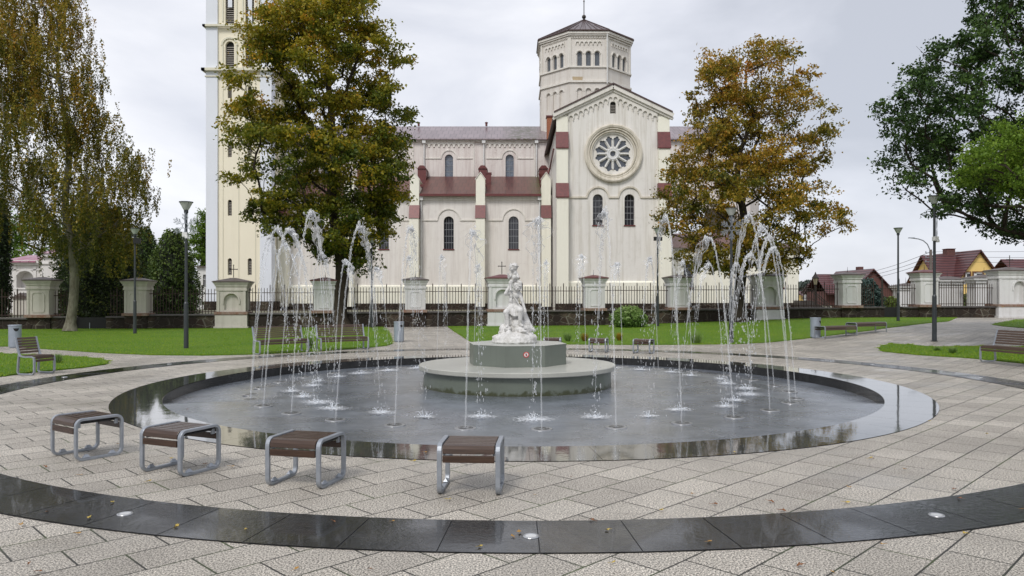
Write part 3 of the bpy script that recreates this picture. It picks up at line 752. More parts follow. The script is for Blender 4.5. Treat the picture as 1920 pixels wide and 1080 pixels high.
# choir apse behind the right tree
ap = MB(); aw = 4.6; axc = cxr+.0
pts = [(axc, YC+.4), (axc+2.6, YC+.9), (axc+4.3, 83-1.8), (axc+4.3, 83+1.8), (axc+2.6, 87.1), (axc, 87.6)]
zt = PZ(310, 80)
ap.add([(x, y, ZC) for x, y in pts]+[(x, y, zt) for x, y in pts], [(i, i+1, 7+i, 6+i) for i in range(5)])
cp('apse_wall', ap, 'clere')
ar = MB(); ar.add([(x+.3*(x > axc), y, zt) for x, y in pts]+[(axc, 83, zt+2.6)], [(i, i+1, 6) for i in range(5)]); cp('apse_roof', ar, 'maroon')
# aisle
YA = 71; fa = front(YA); axl, axr = -22.0, x0+.2
zE = PZ(366, YA); a0_, a1_ = PZ(467, YA), PZ(405.5, YA)
abay = PX(963, YA)-PX(841.3, YA); aw_ = [PX(841.3, YA)+abay*k for k in (-2, -1, 0, 1)]
mb = MB(); mb.poly(fa, [(axl, ZC), (axr, ZC), (axr, zE), (axl, zE)], [arch(u, .475, a0_, a1_) for u in aw_], 0, .3); cp('aisle_wall', mb, 'aisle')
for u in aw_: window(CHU, fa, u, .475, a0_, a1_, .27, 'glass', 5, 'm', None, 3)
st = MB(); zst = PZ(413, YA)
for u in aw_:
    strip(st, fa, [(u-abay/2+.46, zst), (u-1.06, zst)]+hood(u, 1.06, zst+.02)[1:-1]+[(u+1.06, zst), (u+abay/2-.46, zst)], .11, .09)
strip(st, fa, [(axl, zE-.16), (axr, zE-.16)], .34, .20); strip(st, fa, [(axl, zE-.40), (axr, zE-.40)], .12, .10)
cp('aisle_mouldings', st, 'trim')
bs = MB(); zb = PZ(537, YA)
bs.box(axl, axr, YA-.22, YA-.003, ZC+.5, zb); bs.add([(axl, YA-.22, zb), (axr, YA-.22, zb), (axr, YA-.004, zb+.12), (axl, YA-.004, zb+.12)], [(0, 1, 2, 3)]); cp('aisle_base_course', bs, 'cream')
pl = MB(); pl.box(axl, axr, YA-.36, YA-.222, ZC-.3, PZ(569, YA)); cp('aisle_stone_plinth', pl, 'rubble')
ra = MB(); zT = PZ(331, YC)
bx = [PX(778.5, YA)-abay, PX(778.5, YA), PX(901.2, YA), PX(1023.5, YA)]; bx = [bx[0]-abay]+bx
for i in range(len(bx)-1):
    slope(ra, bx[i]+.46, bx[i+1]-.46, YA-.5, zE+.03, YC-.02, zT)
rao = cp('aisle_roof', ra, 'roof_aisle')
fa_ = MB()
for i in range(len(bx)-1): fa_.box(bx[i]+.46, bx[i+1]-.46, YA-.56, YA-.503, zE-.16, zE+.06)
part('gutter', fa_, 'maroon', rao, world=True)
ch = MB(); X = PX(917, 75); ch.box(X-.22, X+.22, 74.3, 75.0, PZ(362, 73), PZ(328, 75)); ch.box(X-.27, X+.27, 74.25, 75.05, PZ(328, 75), PZ(325.5, 75)); part('chimney', ch, 'maroon', rao, world=True)
for i, X in enumerate(bx):
    w = .43; b = MB(); zc = PZ(386, YA); zg = PZ(338, YA); zp = PZ(326, YA)
    b.box(X-w, X+w, YA-.55, YA+.3, zc, zg)
    b.add([(X-w, YA-.55, zg), (X+w, YA-.55, zg), (X, YA-.55, zp), (X-w, YA+2.5, zg), (X+w, YA+2.5, zg), (X, YA+2.5, zp)], [(0, 1, 2), (0, 2, 5, 3), (1, 4, 5, 2), (3, 5, 4)])
    b.box(X-w, X+w, YA+.3, YC, zE-.6, zE+.9)
    b.box(X-w, X+w, YA-1.02, YA-.004, ZC+.3, PZ(411, YA))
    o = cp('aisle_buttress', b, 'cream')
    c = MB()
    zl, zh = PZ(411, YA), zc
    c.add([(X-w-.05, YA-1.1, zl), (X+w+.05, YA-1.1, zl), (X+w+.05, YA-.56, zh), (X-w-.05, YA-.56, zh), (X-w-.05, YA-.02, zl), (X+w+.05, YA-.02, zl), (X+w+.05, YA-.02, zh), (X-w-.05, YA-.02, zh)],
          [(0, 1, 2, 3), (0, 4, 5, 1), (0, 3, 7, 4), (1, 5, 6, 2), (2, 6, 7, 3)])
    part('buttress_cap', c, 'maroon', o, world=True)
    g = MB()
    for s in (-1, 1):
        xe = X+s*(w+.08); g.add([(xe, YA-.62, zg-.06), (X, YA-.62, zp+.02), (X, YA-.4, zp+.02), (xe, YA-.4, zg-.06), (xe, YA-.62, zg+.03), (X, YA-.62, zp+.12), (X, YA-.4, zp+.12), (xe, YA-.4, zg+.03)],
                                [(0, 1, 2, 3), (4, 7, 6, 5), (0, 4, 5, 1), (3, 2, 6, 7), (0, 3, 7, 4)])
    part('gablet_coping', g, 'trim', o, world=True)
    # small maroon covered pier where the roof meets the clerestory
    q = MB(); zq = PZ(331, 77); q.box(X-.42, X+.42, 76.2, YC-.003, zq-1.2, PZ(319, 77))
    zr_ = PZ(319, 77); q.add([(X-.48, 76.1, zr_), (X+.48, 76.1, zr_), (X+.2, 76.1, zr_+.34), (X-.2, 76.1, zr_+.34), (X-.48, YC-.003, zr_), (X+.48, YC-.003, zr_), (X+.2, YC-.003, zr_+.34), (X-.2, YC-.003, zr_+.34)],
                             [(0, 1, 2, 3), (0, 3, 7, 4), (1, 5, 6, 2), (2, 6, 7, 3)])
    part('pier_cap', q, 'maroon', o, world=True)
for px in (789.5, 1012):
    dp = MB(); X = PX(px, YA-.2); dp.tube([(X, YA-.17, zE-.1), (X, YA-.17, 1.2)], .08, 8); dp.box(X-.19, X+.19, YA-.4, YA-.1, zE-.5, zE-.1)
    cp('downpipe', dp, 'white')
dg = MB(); dg.tube([(PX(1031, 73), 72.6, PZ(316, 73)), (PX(1026, 73), 72.2, PZ(330, 73)), (PX(1017, 72), 71.6, PZ(345, 72)), (PX(1017, 71), 70.5, PZ(352, 71))], .10, 8)
dg.tube([(PX(1038, 64), 64, PZ(280, 64)), (PX(1034, 70), 70, PZ(300, 70)), (PX(1031, 73), 72.6, PZ(316, 73))], .08, 8); dg.lathe([(.1, -.5), (.34, .0), (.34, .08)], 10, (PX(1016, 72), 71.9, PZ(327, 72)))
cp('slanting_drainpipe', dg, 'maroon')
bc = MB(); X = PX(1031, 72); bc.box(X-.30, X+.30, 71.6, 72.4, PZ(262, 72), PZ(221, 72)); bo = cp('chimney', bc, 'brick')
bc = MB(); bc.box(X-.38, X+.38, 71.5, 72.5, PZ(221, 72), PZ(218.5, 72)); part('chimney_cap', bc, 'maroon', bo, world=True)
bc = MB(); bc.box(x1-1.1, x1-.4, Y0+.6, Y0+1.3, ze, PZ(200, Y0+.6)); cp('chimney', bc, 'maroon')
# right hand sacristy
YS = 64; fs_ = front(YS); sx0, sx1 = PX(1256, YS), PX(1498, YS); zE = PZ(465, YS)
sw = [(PX(1291, YS), PZ(539, YS), PZ(494, YS)), (PX(1389, YS), PZ(538, YS), PZ(492, YS)), (PX(1462, YS), PZ(539, YS), PZ(490, YS))]
mb = MB(); mb.poly(fs_, [(sx0, ZC), (sx1, ZC), (sx1, zE), (sx0, zE)], [arch(u, .42, a, b) for u, a, b in sw], 0, .3); mb.box(sx1-.02, sx1, YS+.3, 76, ZC, zE)
cp('sacristy_wall', mb, 'cream')
for u, a, b in sw: window(CHU, fs_, u, .42, a, b, .27, 'glass', 5, 'm', None, 1)
st = MB(); strip(st, fs_, [(sx0, zE-.12), (sx1, zE-.12)], .26, .2)
for u, a, b in sw: strip(st, fs_, [(u-.62, a)]+hood(u, .62, b-.42)+[(u+.62, a)], .10, .06)
cp('sacristy_mouldings', st, 'trim')
pl = MB(); pl.box(sx0, sx1+.12, YS-.16, YS-.003, ZC-.3, PZ(568, YS)); cp('sacristy_stone_plinth', pl, 'rubble')
sr = MB(); zz = PZ(436, 69)
sr.add([(sx0, YS-.4, zE), (sx1+.4, YS-.4, zE), (sx1-4, 70, zz), (sx0, 70, zz), (sx1+.4, 76, zE), (sx0, 76, zE)], [(0, 1, 2, 3), (1, 4, 2), (4, 5, 3, 2), (0, 5, 4, 1)]); cp('sacristy_roof', sr, 'roof_aisle')
# lantern tower
LC = (8.0, 83); RL = 5.22
def lface(k):                                 # face k between the corner angles, facing outward
    a0 = R(-90-22.5+45*k); a1 = a0+R(45)
    p0 = Vector((LC[0]+RL*math.cos(a0), LC[1]+RL*math.sin(a0))); p1 = Vector((LC[0]+RL*math.cos(a1), LC[1]+RL*math.sin(a1)))
    t = (p1-p0); W_ = t.length; t.normalize(); n = Vector((-t.y, t.x)); return frame(p0, t, n), W_
Yf = 83-RL*math.cos(R(22.5)); zf = lambda py: PZ(py, Yf)
wl = MB(); wms = []; bl = MB(); sc_ = MB(); dn = MB(); pc = MB(); lwin = []
zbot, ztop = 16.5, zf(60)
for k in range(8):
    fr, Wd = lface(k)
    us = [Wd/2-.92, Wd/2, Wd/2+.92]; wm = MB(); wms.append(wm)
    vis = k in (7, 0, 1, 6, 2)
    holes = [arch(u, .25, zf(124), zf(96.5)) for u in us]
    wl.poly(fr, [(0, zf(152)), (Wd, zf(152)), (Wd, ztop), (0, ztop)], holes, 0, .22)
    bh = [arch(u, .27, zf(200), zf(166)) for u in us]
    wl.poly(fr, [(0, zbot), (Wd, zbot), (Wd, zf(152)), (0, zf(152))], bh, -.02, .14)
    for u in us: bl.poly(fr, arch(u, .27, zf(200), zf(166)), (), .12)
    for u in us:
        strip(wm, fr, hood(u, .37, zf(96.5)-.25), .12, .11)
        strip(wm, fr, hood(u, .37, zf(166)-.27), .10, .06)
    for u in (Wd/2-1.38, Wd/2-.46, Wd/2+.46, Wd/2+1.38): strip(wm, fr, [(u, zf(124)), (u, zf(96.5)-.22)], .13, .07)
    for z, h, pj in ((zf(125.5), .16, .14), (zf(153), .20, .16), (zf(62), .26, .30), (zf(66), .16, .20)): strip(sc_, fr, [(-pj*.41, z), (Wd+pj*.41, z)], h, pj)
    strip(sc_, fr, [(.08, zf(125)), (.08, zf(68))], .22, .07); strip(sc_, fr, [(Wd-.08, zf(125)), (Wd-.08, zf(68))], .22, .07)
    scallops(dn, fr, Wd/2-1.38, Wd/2+1.38, lambda q: zf(76.5), 6, .28, .17, .11, .14)
    nd = 22
    for j in range(nd): strip(dn, fr, [(.1+(Wd-.2)*(j+.25)/nd, zf(70.5)), (.1+(Wd-.2)*(j+.75)/nd, zf(70.5))], .13, .13)
    if vis: lwin.append((fr, us))
LT = cp('lantern_wall', wl, 'lantern')
part('blind_arch_backs', bl, 'lantern', LT, world=True)

for wm in wms: part('arch_moulding', wm, 'trim', LT, world=True)
part('string_courses', sc_, 'trim', LT, world=True); part('dentil_frieze', dn, 'trim', LT, world=True)
for fr, us in lwin:
    for u in us:
        g = MB(); g.poly(fr, arch(u, .26, zf(124.5), zf(96)), (), .19)
        for v in (.3, .55): pass
        o = part('lantern_window', g, 'glass_lan', LT, world=True)
# plaster loss
pt = MB(); fr, Wd = lface(0)
pt.poly(fr, [(.35, zf(150)), (1.35, zf(151)), (1.42, zf(144)), (.3, zf(143.5))], (), -.006); part('bare_plaster_patch', pt, 'patch', LT, world=True)
rl = MB(); ze_, za_ = zf(60)+.02, PZ(37, 83); ro2 = 5.58
c8 = [(LC[0]+ro2*math.cos(R(-112.5+45*k)), LC[1]+ro2*math.sin(R(-112.5+45*k))) for k in range(8)]
rl.add([(x, y, ze_+.12) for x, y in c8]+[(x, y, ze_) for x, y in c8]+[(LC[0], LC[1], za_)], [(k, (k+1) % 8, 16) for k in range(8)]+[(k, 8+k, 8+(k+1) % 8, (k+1) % 8) for k in range(8)]+[tuple(range(15, 7, -1))])
LR = cp('lantern_roof', rl, 'roof_lantern')
sm = MB()
for k in range(8):
    a, b = Vector((*c8[k], ze_+.12)), Vector((*c8[(k+1) % 8], ze_+.12)); top = Vector((LC[0], LC[1], za_))
    for j in range(7):
        t = j/7; p = a.lerp(b, t); m_ = .0 if j == 0 else min(t, 1-t)*2
        q = top.lerp(p, .03 if j == 0 else max(.06, 1-m_*1.0)) if j else top
        q = top if j == 0 else top.lerp(p, 1-min(1, min(t, 1-t)*2.3+.12)) 
        sm.tube([p+Vector((0, 0, .03)), q+Vector((0, 0, .03))], .028 if j else .06, 4, False)
part('roof_seams', sm, 'brownroof', LR, world=True)
eo = MB()
for k in range(8): eo.tube([(*c8[k], ze_+.06), (*c8[(k+1) % 8], ze_+.06)], .09, 6)
part('gutter', eo, 'brownroof', LR, world=True)
cr = MB(); Z = za_-.05; cr.lathe([(.22, 0), (.10, .12), (.06, .2)], 10, (LC[0], LC[1], Z)); cr.ico((LC[0], LC[1], Z+.36), .24, 2)
cr.tube([(LC[0], LC[1], Z+.3), (LC[0], LC[1], Z+4.4)], .05, 8); cr.tube([(LC[0]-.75, LC[1], Z+3.5), (LC[0]+.75, LC[1], Z+3.5)], .05, 8); cr.lathe([(.05, 0), (.09, .06), (.05, .2)], 8, (LC[0], LC[1], Z+2.0))
part('cross', cr, 'dark_metal', LR, world=True)
dpp = MB(); fr, Wd = lface(0); dpp.tube([fr(Wd-.05, zf(64), -.22), fr(Wd-.05, zf(158), -.22)], .07, 8); part('downpipe', dpp, 'white', LT, world=True)

# ------------------------------------------------------------------ bell tower
YT = 68; zt_ = lambda py: PZ(py, YT); bx0, bx1 = PX(386, YT), PX(509, YT); WT = bx1-bx0
BT = thing('bell_tower', 'tall pale yellow bell tower with bluish white corner strips behind the left maple', 'bell tower', ((bx0+bx1)/2, YT+WT/2, ZC))
def bp(name, mb, mat, par=BT, **k): return part(name, mb, mat, par, world=True, **k)
ctr = Vector(((bx0+bx1)/2, YT+WT/2)); H = WT/2
frs = [frame(Vector((ctr.x-H, ctr.y-H)), Vector((1, 0)), Vector((0, 1))), frame(Vector((ctr.x+H, ctr.y-H)), Vector((0, 1)), Vector((-1, 0))),
       frame(Vector((ctr.x+H, ctr.y+H)), Vector((-1, 0)), Vector((0, -1))), frame(Vector((ctr.x-H, ctr.y+H)), Vector((0, -1)), Vector((1, 0)))]
ytop = 41.0
uA, uB = PX(429.5, YT)-bx0, PX(467, YT)-bx0
pan = MB(); cor = MB(); trm = MB(); rec = MB()
us = (uA, uB)
wz = [(515.5, 484), (404, 374), (294, 265), (183, 160)]
for i, fr in enumerate(frs):
    fd = lambda u, v, d, fr=fr: fr(u, v, d+.16)
    hl = [arch(u, .19, zt_(b), zt_(t)) for u in us for b, t in wz]
    hl += [arch(u, .40, zt_(128), zt_(76)) for u in us]+[arch(u, .40, zt_(47), zt_(-14)) for u in us]+[arch(u, .40, zt_(-95), zt_(-150)) for u in us]
    pan.poly(fd, [(1.02, ZC), (WT-1.02, ZC), (WT-1.02, ytop), (1.02, ytop)], hl, 0, .30)
    for a, b in ((0, 1.05), (WT-1.05, WT)):
        vs = [fr(a, ZC, 0), fr(b, ZC, 0), fr(b, ytop, 0), fr(a, ytop, 0), fr(a, ZC, .2), fr(b, ZC, .2), fr(b, ytop, .2), fr(a, ytop, .2)]
        cor.add(vs, [(0, 1, 2, 3), (1, 5, 6, 2) if a == 0 else (0, 3, 7, 4)])
    for py, h, pj in ((131, .24, .32), (143, .10, .08), (48.5, .18, .24), (-60, .24, .3), (-68, .1, .1)): strip(trm, fr, [(-pj, zt_(py)), (WT+pj, zt_(py))], h, pj)
    for u in us:
        for vt in (76, -14, -150):
            strip(trm, fd, hood(u, .70, zt_(vt)-.40), .16, .10)
            for s in (-1, 1): strip(trm, fd, [(u+s*.62, zt_(vt)-.42), (u+s*.62, zt_(vt)-2.6)], .14, .08)
        strip(trm, fd, [(u-.55, zt_(166))]+hood(u, .42, zt_(166))+[(u+.55, zt_(166))], .08, .06)
    strip(trm, fd, [(1.5, ZC+1), (1.5, zt_(145))], .05, .04); strip(trm, fd, [(WT-1.5, ZC+1), (WT-1.5, zt_(145))], .05, .04); strip(trm, fd, [(WT/2-.05, ZC+1), (WT/2-.05, zt_(190))], .05, .04)
bp('panelled_wall', pan, 'tower_yellow'); bp('corner_strips', cor, 'tower_white'); bp('cornices', trm, 'tower_trim')
for i, fr in enumerate(frs):
    if i == 2: continue
    fd = lambda u, v, d, fr=fr: fr(u, v, d+.16)
    for u in us:
        for b, t in wz: louvers(BT, fd, u, .19, zt_(b), zt_(t), .14, 9)
        for b, t in ((128, 76), (47, -14), (-95, -150)): louvers(BT, fd, u, .40, zt_(b), zt_(t), .18, 11 if b > 100 else 13, 'wide round-headed belfry opening with grey louvres')
for u, a, b in ((uA, 12, -8), (uB, 42, -8)):
    bn = MB(); bn.poly(frs[0], [(u-.18, zt_(a)), (u+.2, zt_(a)), (u+.2, zt_(b)), (u-.18, zt_(b))], (), .20, .24, True)
    bp('hanging_banner', bn, 'tower_white')
rt = MB(); q = H+.35
rt.add([(ctr.x-q, ctr.y-q, ytop), (ctr.x+q, ctr.y-q, ytop), (ctr.x+q, ctr.y+q, ytop), (ctr.x-q, ctr.y+q, ytop), (ctr.x, ctr.y, ytop+7)], [(0, 1, 4), (1, 2, 4), (2, 3, 4), (3, 0, 4), (0, 3, 2, 1)]); bp('pyramid_roof', rt, 'maroon')
pl = MB(); pl.box(bx0-.15, bx1+.15, YT-.15, YT+WT+.15, ZC-.2, zt_(565)); bp('stone_plinth', pl, 'rubble')
fl_ = MB(); Xc = PX(520, 75); fl_.box(bx1+.02, PX(545, 76), 74.6, 78, ZC, PZ(300, 76)); cp('stair_wall', fl_, 'cream')

# ------------------------------------------------------------------ churchyard fence
def capz(px): return float(np.interp(px, [0, 70, 71, 200, 260, 610, 940, 1113, 1435, 1588, 1735, 1900], [.60, .62, .66, .68, .74, .86, .92, .96, 1.03, 1.10, 1.14, 1.16]))
pillars = [(80, 0), (260, 0), (438, 1), (610, 0), (779, 0), (941, 1), (1113, 0), (1270, 0), (1437, 1), (1589, 0), (1733, 0), (1893, 2)]
def pyr(mb, x0, x1, y0, y1, z0, z1, k=.15):
    xm_, ym_ = (x0+x1)/2, (y0+y1)/2; a, b = (x1-x0)/2*k, (y1-y0)/2*k
    mb.add([(x0, y0, z0), (x1, y0, z0), (x1, y1, z0), (x0, y1, z0), (xm_-a, ym_-b, z1), (xm_+a, ym_-b, z1), (xm_+a, ym_+b, z1), (xm_-a, ym_+b, z1)],
           [(0, 1, 5, 4), (1, 2, 6, 5), (2, 3, 7, 6), (3, 0, 4, 7), (4, 5, 6, 7), (0, 3, 2, 1)])
f_loc = lambda Y: (lambda u, v, d: (u, Y+d, v))
plab = [
 'cream fence pillar left of the birch trunk in front of the white chapel', 'cream fence pillar behind the dark lamp post between birch and dark shrubs', 'large grey fence pillar with arched niche and cross in front of the bell tower',
 'fence pillar half hidden by the trunk of the left maple', 'fence pillar to the right of the left maple behind the stone path', 'tall niche pillar with maroon cap and cross directly behind the statue',
 'white fence pillar with maroon cap left of the round light green bush', 'grey white fence pillar below the transept corner right of the slim lamp post', 'niche pillar with cross beside the trunk of the right maple',
 'peeling white fence pillar with orange brick base left of the blue spruce', 'whitish fence pillar behind the tall right lamp post below the yellow house', 'very wide white gate pillar with niche and cross at the right edge']
for i, (px, kd) in enumerate(pillars):
    X, Y = fl(px); zc = capz(px); g0 = gz(X, Y)
    t = thing('fence_pillar', plab[i], 'pillar', (X, Y, g0), FANG, 'rendered pillars of the churchyard fence')
    zb = zc-g0; mt = 'pillar_cream' if px < 500 else 'pillar'
    h = (.0 if kd else 0)
    w = {0: .55, 1: .76, 2: 1.06}[kd]; top = (1.86, 1.76, 1.66, 1.68, 1.69, 1.77, 1.75, 1.76, 1.83, 1.84, 1.95, 2.06)[i]+zb; dp_ = .45
    b = MB(); fr = f_loc(-dp_)
    z0 = zb+.0
    if kd:
        b.box(-w-.06, w+.06, -dp_-.08, dp_, 0-.1, zb-.08); b.box(-w-.12, w+.12, -dp_-.14, dp_, -.1, .12)
    else: b.box(-w-.0, w+.0, -dp_+.06, dp_, -.1, zb-.05)
    so_ = part('pillar_base', b, mt if kd else 'rubble', t)
    b = MB(); b.box(-w-.10, w+.10, -dp_-.12, dp_+.1, zb-.05, zb+.10); part('brick_course', b, 'brickcourse', t, bev=.015)
    b = MB()
    if kd:
        nu = 0 if kd == 1 else .25
        b.poly(fr, [(-w, zb+.1), (w, zb+.1), (w, top-.45), (-w, top-.45)], [arch(nu, .36, zb+.20, top-.62)], 0, .16)
        b.poly(fr, arch(nu, .365, zb+.19, top-.61), (), .13)
        b.box(-w, -w+.001, -dp_, dp_, zb+.1, top-.45); b.box(w-.001, w, -dp_, dp_, zb+.1, top-.45); b.box(-w, w, dp_-.02, dp_, zb+.1, top-.45)
        for s in (-1, 1): b.box(s*(w-.09)-.07, s*(w-.09)+.07, -dp_-.05, -dp_+.02, zb+.11, top-.48)
        a = MB(); strip(a, fr, [(nu-.42, top-1.15)]+hood(nu, .42, top-.98)+[(nu+.42, top-1.15)], .07, .05); part('niche_hood', a, mt, t)
        part('shaft', b, mt, t)
    else:
        b.box(-w, w, -dp_, dp_, zb+.1, top-.45); part('shaft', b, mt, t, bev=.01)
        a = MB(); strip(a, fr, [(-.27, zb+.24), (.27, zb+.24), (.30, zb+.36), (.30, top-.72), (.20, top-.62), (-.20, top-.62), (-.30, top-.72), (-.30, zb+.36), (-.27, zb+.24)], .045, .03)
        for s in (-1, 1): a.box(s*(w-.06)-.05, s*(w-.06)+.05, -dp_-.035, -dp_+.01, zb+.11, top-.5)
        part('panel_moulding', a, mt, t)
    b = MB()
    for o_, za_, zb_ in ((.05, .45, .36), (.025, .36, .22), (.07, .22, .12), (.11, .12, .06), (.15, .06, .0)): b.box(-w-o_, w+o_, -dp_-o_, dp_+o_, top-za_, top-zb_)
    part('cornice', b, mt, t)
    b = MB(); b.box(-w-.19, w+.19, -dp_-.19, dp_+.19, top+.001, top+.045); pyr(b, -w-.18, w+.18, -dp_-.18, dp_+.18, top+.052, top+.20 if not kd else top+.24)
    cm = 'maroon' if px in (610, 941, 1113, 1733) else 'dark_cap'
    c = part('cap_roof', b, cm, t)
    b = MB()
    if kd:
        z = top+.28; b.tube([(0, 0, z-.02), (0, 0, z+.62)], .022, 6); b.tube([(-.17, 0, z+.42), (.17, 0, z+.42)], .022, 6)
        for q in ((-.19, .42), (.19, .42), (0, .64)): b.ico((q[0], 0, z+q[1]), .04, 0)
        part('iron_cross', b, 'dark_metal', c)
    else:
        b.tube([(0, 0, top+.2), (0, 0, top+.5)], [.02, .005], 5); part('spike', b, 'dark_metal', c)
# low rubble wall and railings between the pillars
nm = len(pillars)
spans = []
xs_ = [-40]+[p[0] for p in pillars]+[2060]
slab = ['at the far left edge under the dark column tree', 'by the birch trunk', 'behind the tall left lamp post', 'in front of the bell tower foot', 'between the left maple and the paved path', 'behind the paved path left of the statue', 'right behind the fountain statue', 'behind the round light green bush', 'left of the right maple trunk', 'between right maple and the peeling white pillar', 'under the blue spruce and the red brick house', 'in front of the yellow house', 'beyond the widest gate pillar at right edge']
def along(px, du): X, Y = fl(px); return X+math.cos(FANG)*du, Y+math.sin(FANG)*du
def railing(pa, pb, wa, wb, z0, lab, hh=1.28):
    xa, ya = along(pa, wa) if wa is not None else fl(pa); xb, yb = along(pb, -wb) if wb is not None else fl(pb)
    L = math.hypot(xb-xa, yb-ya); t = thing('iron_railing', 'spear-topped iron railing '+lab, 'railing', (xa, ya, z0), FANG, 'railings between the fence pillars')
    n = max(2, int(L/.158)); b = MB(); fn = MB()
    for k in range(n+1):
        u = L*(k+.5)/(n+1); big = k % 5 == 2; h = hh+(.16 if big else 0); r = .026 if big else .0175
        b.tube([(u, 0, .01), (u, 0, h)], r, 5, False); s = 1.5 if big else 1.1
        fn.add([(u-.02*s, 0, h), (u, -.02*s, h), (u+.02*s, 0, h), (u, .02*s, h), (u, 0, h+.075*s), (u, 0, h-.04)], [(0, 1, 4), (1, 2, 4), (2, 3, 4), (3, 0, 4), (1, 0, 5), (2, 1, 5), (3, 2, 5), (0, 3, 5)])
    part('picket_row', b, 'iron', t); part('spear_finials', fn, 'iron', t)
    for z in (.13, hh-.20):
        q = MB(); q.box(0, L, -.012, .012, z-.018, z+.018); part('rail', q, 'iron', t)
def lowwall(pa, pb, wa, wb, zc, lab, cap=True):
    xa, ya = along(pa, wa) if wa is not None else fl(pa); xb, yb = along(pb, -wb) if wb is not None else fl(pb)
    L = math.hypot(xb-xa, yb-ya); g = min(gz(xa, ya), gz(xb, yb))-.1
    t = thing('rubble_wall', 'low dark rubble stone wall '+lab, 'stone wall', (xa, ya, g), FANG, 'low stone walls under the railings')
    b = MB(); b.box(0, L, -.28, .28, 0, zc-g-.10); part('wall', b, 'rubble', t)
    b = MB(); b.box(-.0, L, -.36, .36, zc-g-.097, zc-g); part('coping', b, 'coping', t, bev=.02)
for i in range(len(xs_)-1):
    a, b = xs_[i], xs_[i+1]; wa = None if i == 0 else ({0: .55, 1: .76, 2: 1.06}[pillars[i-1][1]]+.0); wb = None if i == len(xs_)-2 else {0: .55, 1: .76, 2: 1.06}[pillars[i][1]]
    zc = capz((a+b)/2)
    if i == 1:
        lowwall(a, 141, wa, None, zc, slab[i]+', its left piece'); lowwall(203, b, None, wb, zc, slab[i]+', its right piece')
        railing(a, 128, wa, None, zc, 'left of the birch trunk')
        railing(205, b, None, wb, zc, 'just left of the second cream pillar')
    elif i == 10:
        lowwall(a, 1653, wa, None, zc, 'under the blue spruce'); lowwall(1686, b, None, wb, zc, 'right of the black gate')
        railing(a, 1640, wa, None, zc, 'in front of the blue spruce'); railing(1690, b, None, wb, zc, 'right of the black gate')
        xa, ya = fl(1654); xb, yb = fl(1685); L = math.hypot(xb-xa, yb-ya); g0 = gz(xa, ya)
        t = thing('churchyard_gate', 'narrow black sheet metal gate in the wall right of the blue spruce', 'gate', (xa, ya, g0), FANG)
        q = MB(); q.box(.03, L-.03, -.02, .02, 0, zc-g0-.03); part('sheet_panel', q, 'black', t)
        q = MB()
        for k in range(8): u = .06+(L-.12)*k/7; q.tube([(u, 0, zc-g0-.03), (u, 0, zc-g0+1.3)], .011, 5)
        q.box(.04, L-.04, -.015, .015, zc-g0+1.05, zc-g0+1.08); part('bar_grille', q, 'iron', t)
        for u in (.0, L):
            q = MB(); q.tube([(u, 0, 0), (u, 0, zc-g0+1.6)], [.05, .05], 8); q.add([(u-.05, 0, zc-g0+1.6), (u, -.05, zc-g0+1.6), (u+.05, 0, zc-g0+1.6), (u, .05, zc-g0+1.6), (u, 0, zc-g0+1.8)], [(0, 1, 4), (1, 2, 4), (2, 3, 4), (3, 0, 4)]); part('gate_post', q, 'dark_metal', t)
    else:
        lowwall(a, b, wa, wb, zc, slab[i])
        if i < 12: railing(a, b, wa, wb, zc, slab[i])
xa, ya = fl(141); xb, yb = fl(203); L = math.hypot(xb-xa, yb-ya)
t = thing('dark_gate', 'low black gate filling the dark opening in the wall right of the birch trunk', 'gate', (xa, ya, 0), FANG)
q = MB(); q.box(.02, L-.02, -.03, .03, 0, capz(170)-.06); part('sheet_panel', q, 'black', t); q = MB(); q.tube([(L*.45, -.05, 0), (L*.45, -.05, .34)], .02, 6); part('bolt', q, 'alu', t)
# inner gate pillars beyond the railing at the right
ilab = ['small far white gate pillar seen behind the railing right of the black gate', 'white gate pillar behind the railing right of the tall lamp post', 'white gate pillar with dark cap in front of the yellow house window']
for i, (px, Y, hw, pt_) in enumerate(((1698, 62, .95, 536), (1776, 52, 1.0, 524), (1845, 50, 1.0, 521))):
    X = PX(px, Y); zt2 = PZ(pt_, Y); t = thing('gate_pillar', ilab[i], 'pillar', (X, Y, ZC), 0, 'inner gate pillars')
    b = MB(); b.box(-hw*.85, hw*.85, -.5, .5, 0, zt2-ZC-.25); part('shaft', b, 'pillar', t)
    b = MB(); b.box(-hw*.95, hw*.95, -.6, .6, zt2-ZC-.35, zt2-ZC-.15); b.box(-hw*1.1, hw*1.1, -.72, .72, zt2-ZC-.15, zt2-ZC); part('cornice', b, 'pillar', t)
    b = MB(); pyr(b, -hw*1.15, hw*1.15, -.78, .78, zt2-ZC, zt2-ZC+.22); c = part('cap_roof', b, 'dark_cap', t)
    b = MB(); b.tube([(0, 0, zt2-ZC+.2), (0, 0, zt2-ZC+.7)], [.02, .006], 5); part('spike', b, 'dark_metal', c)

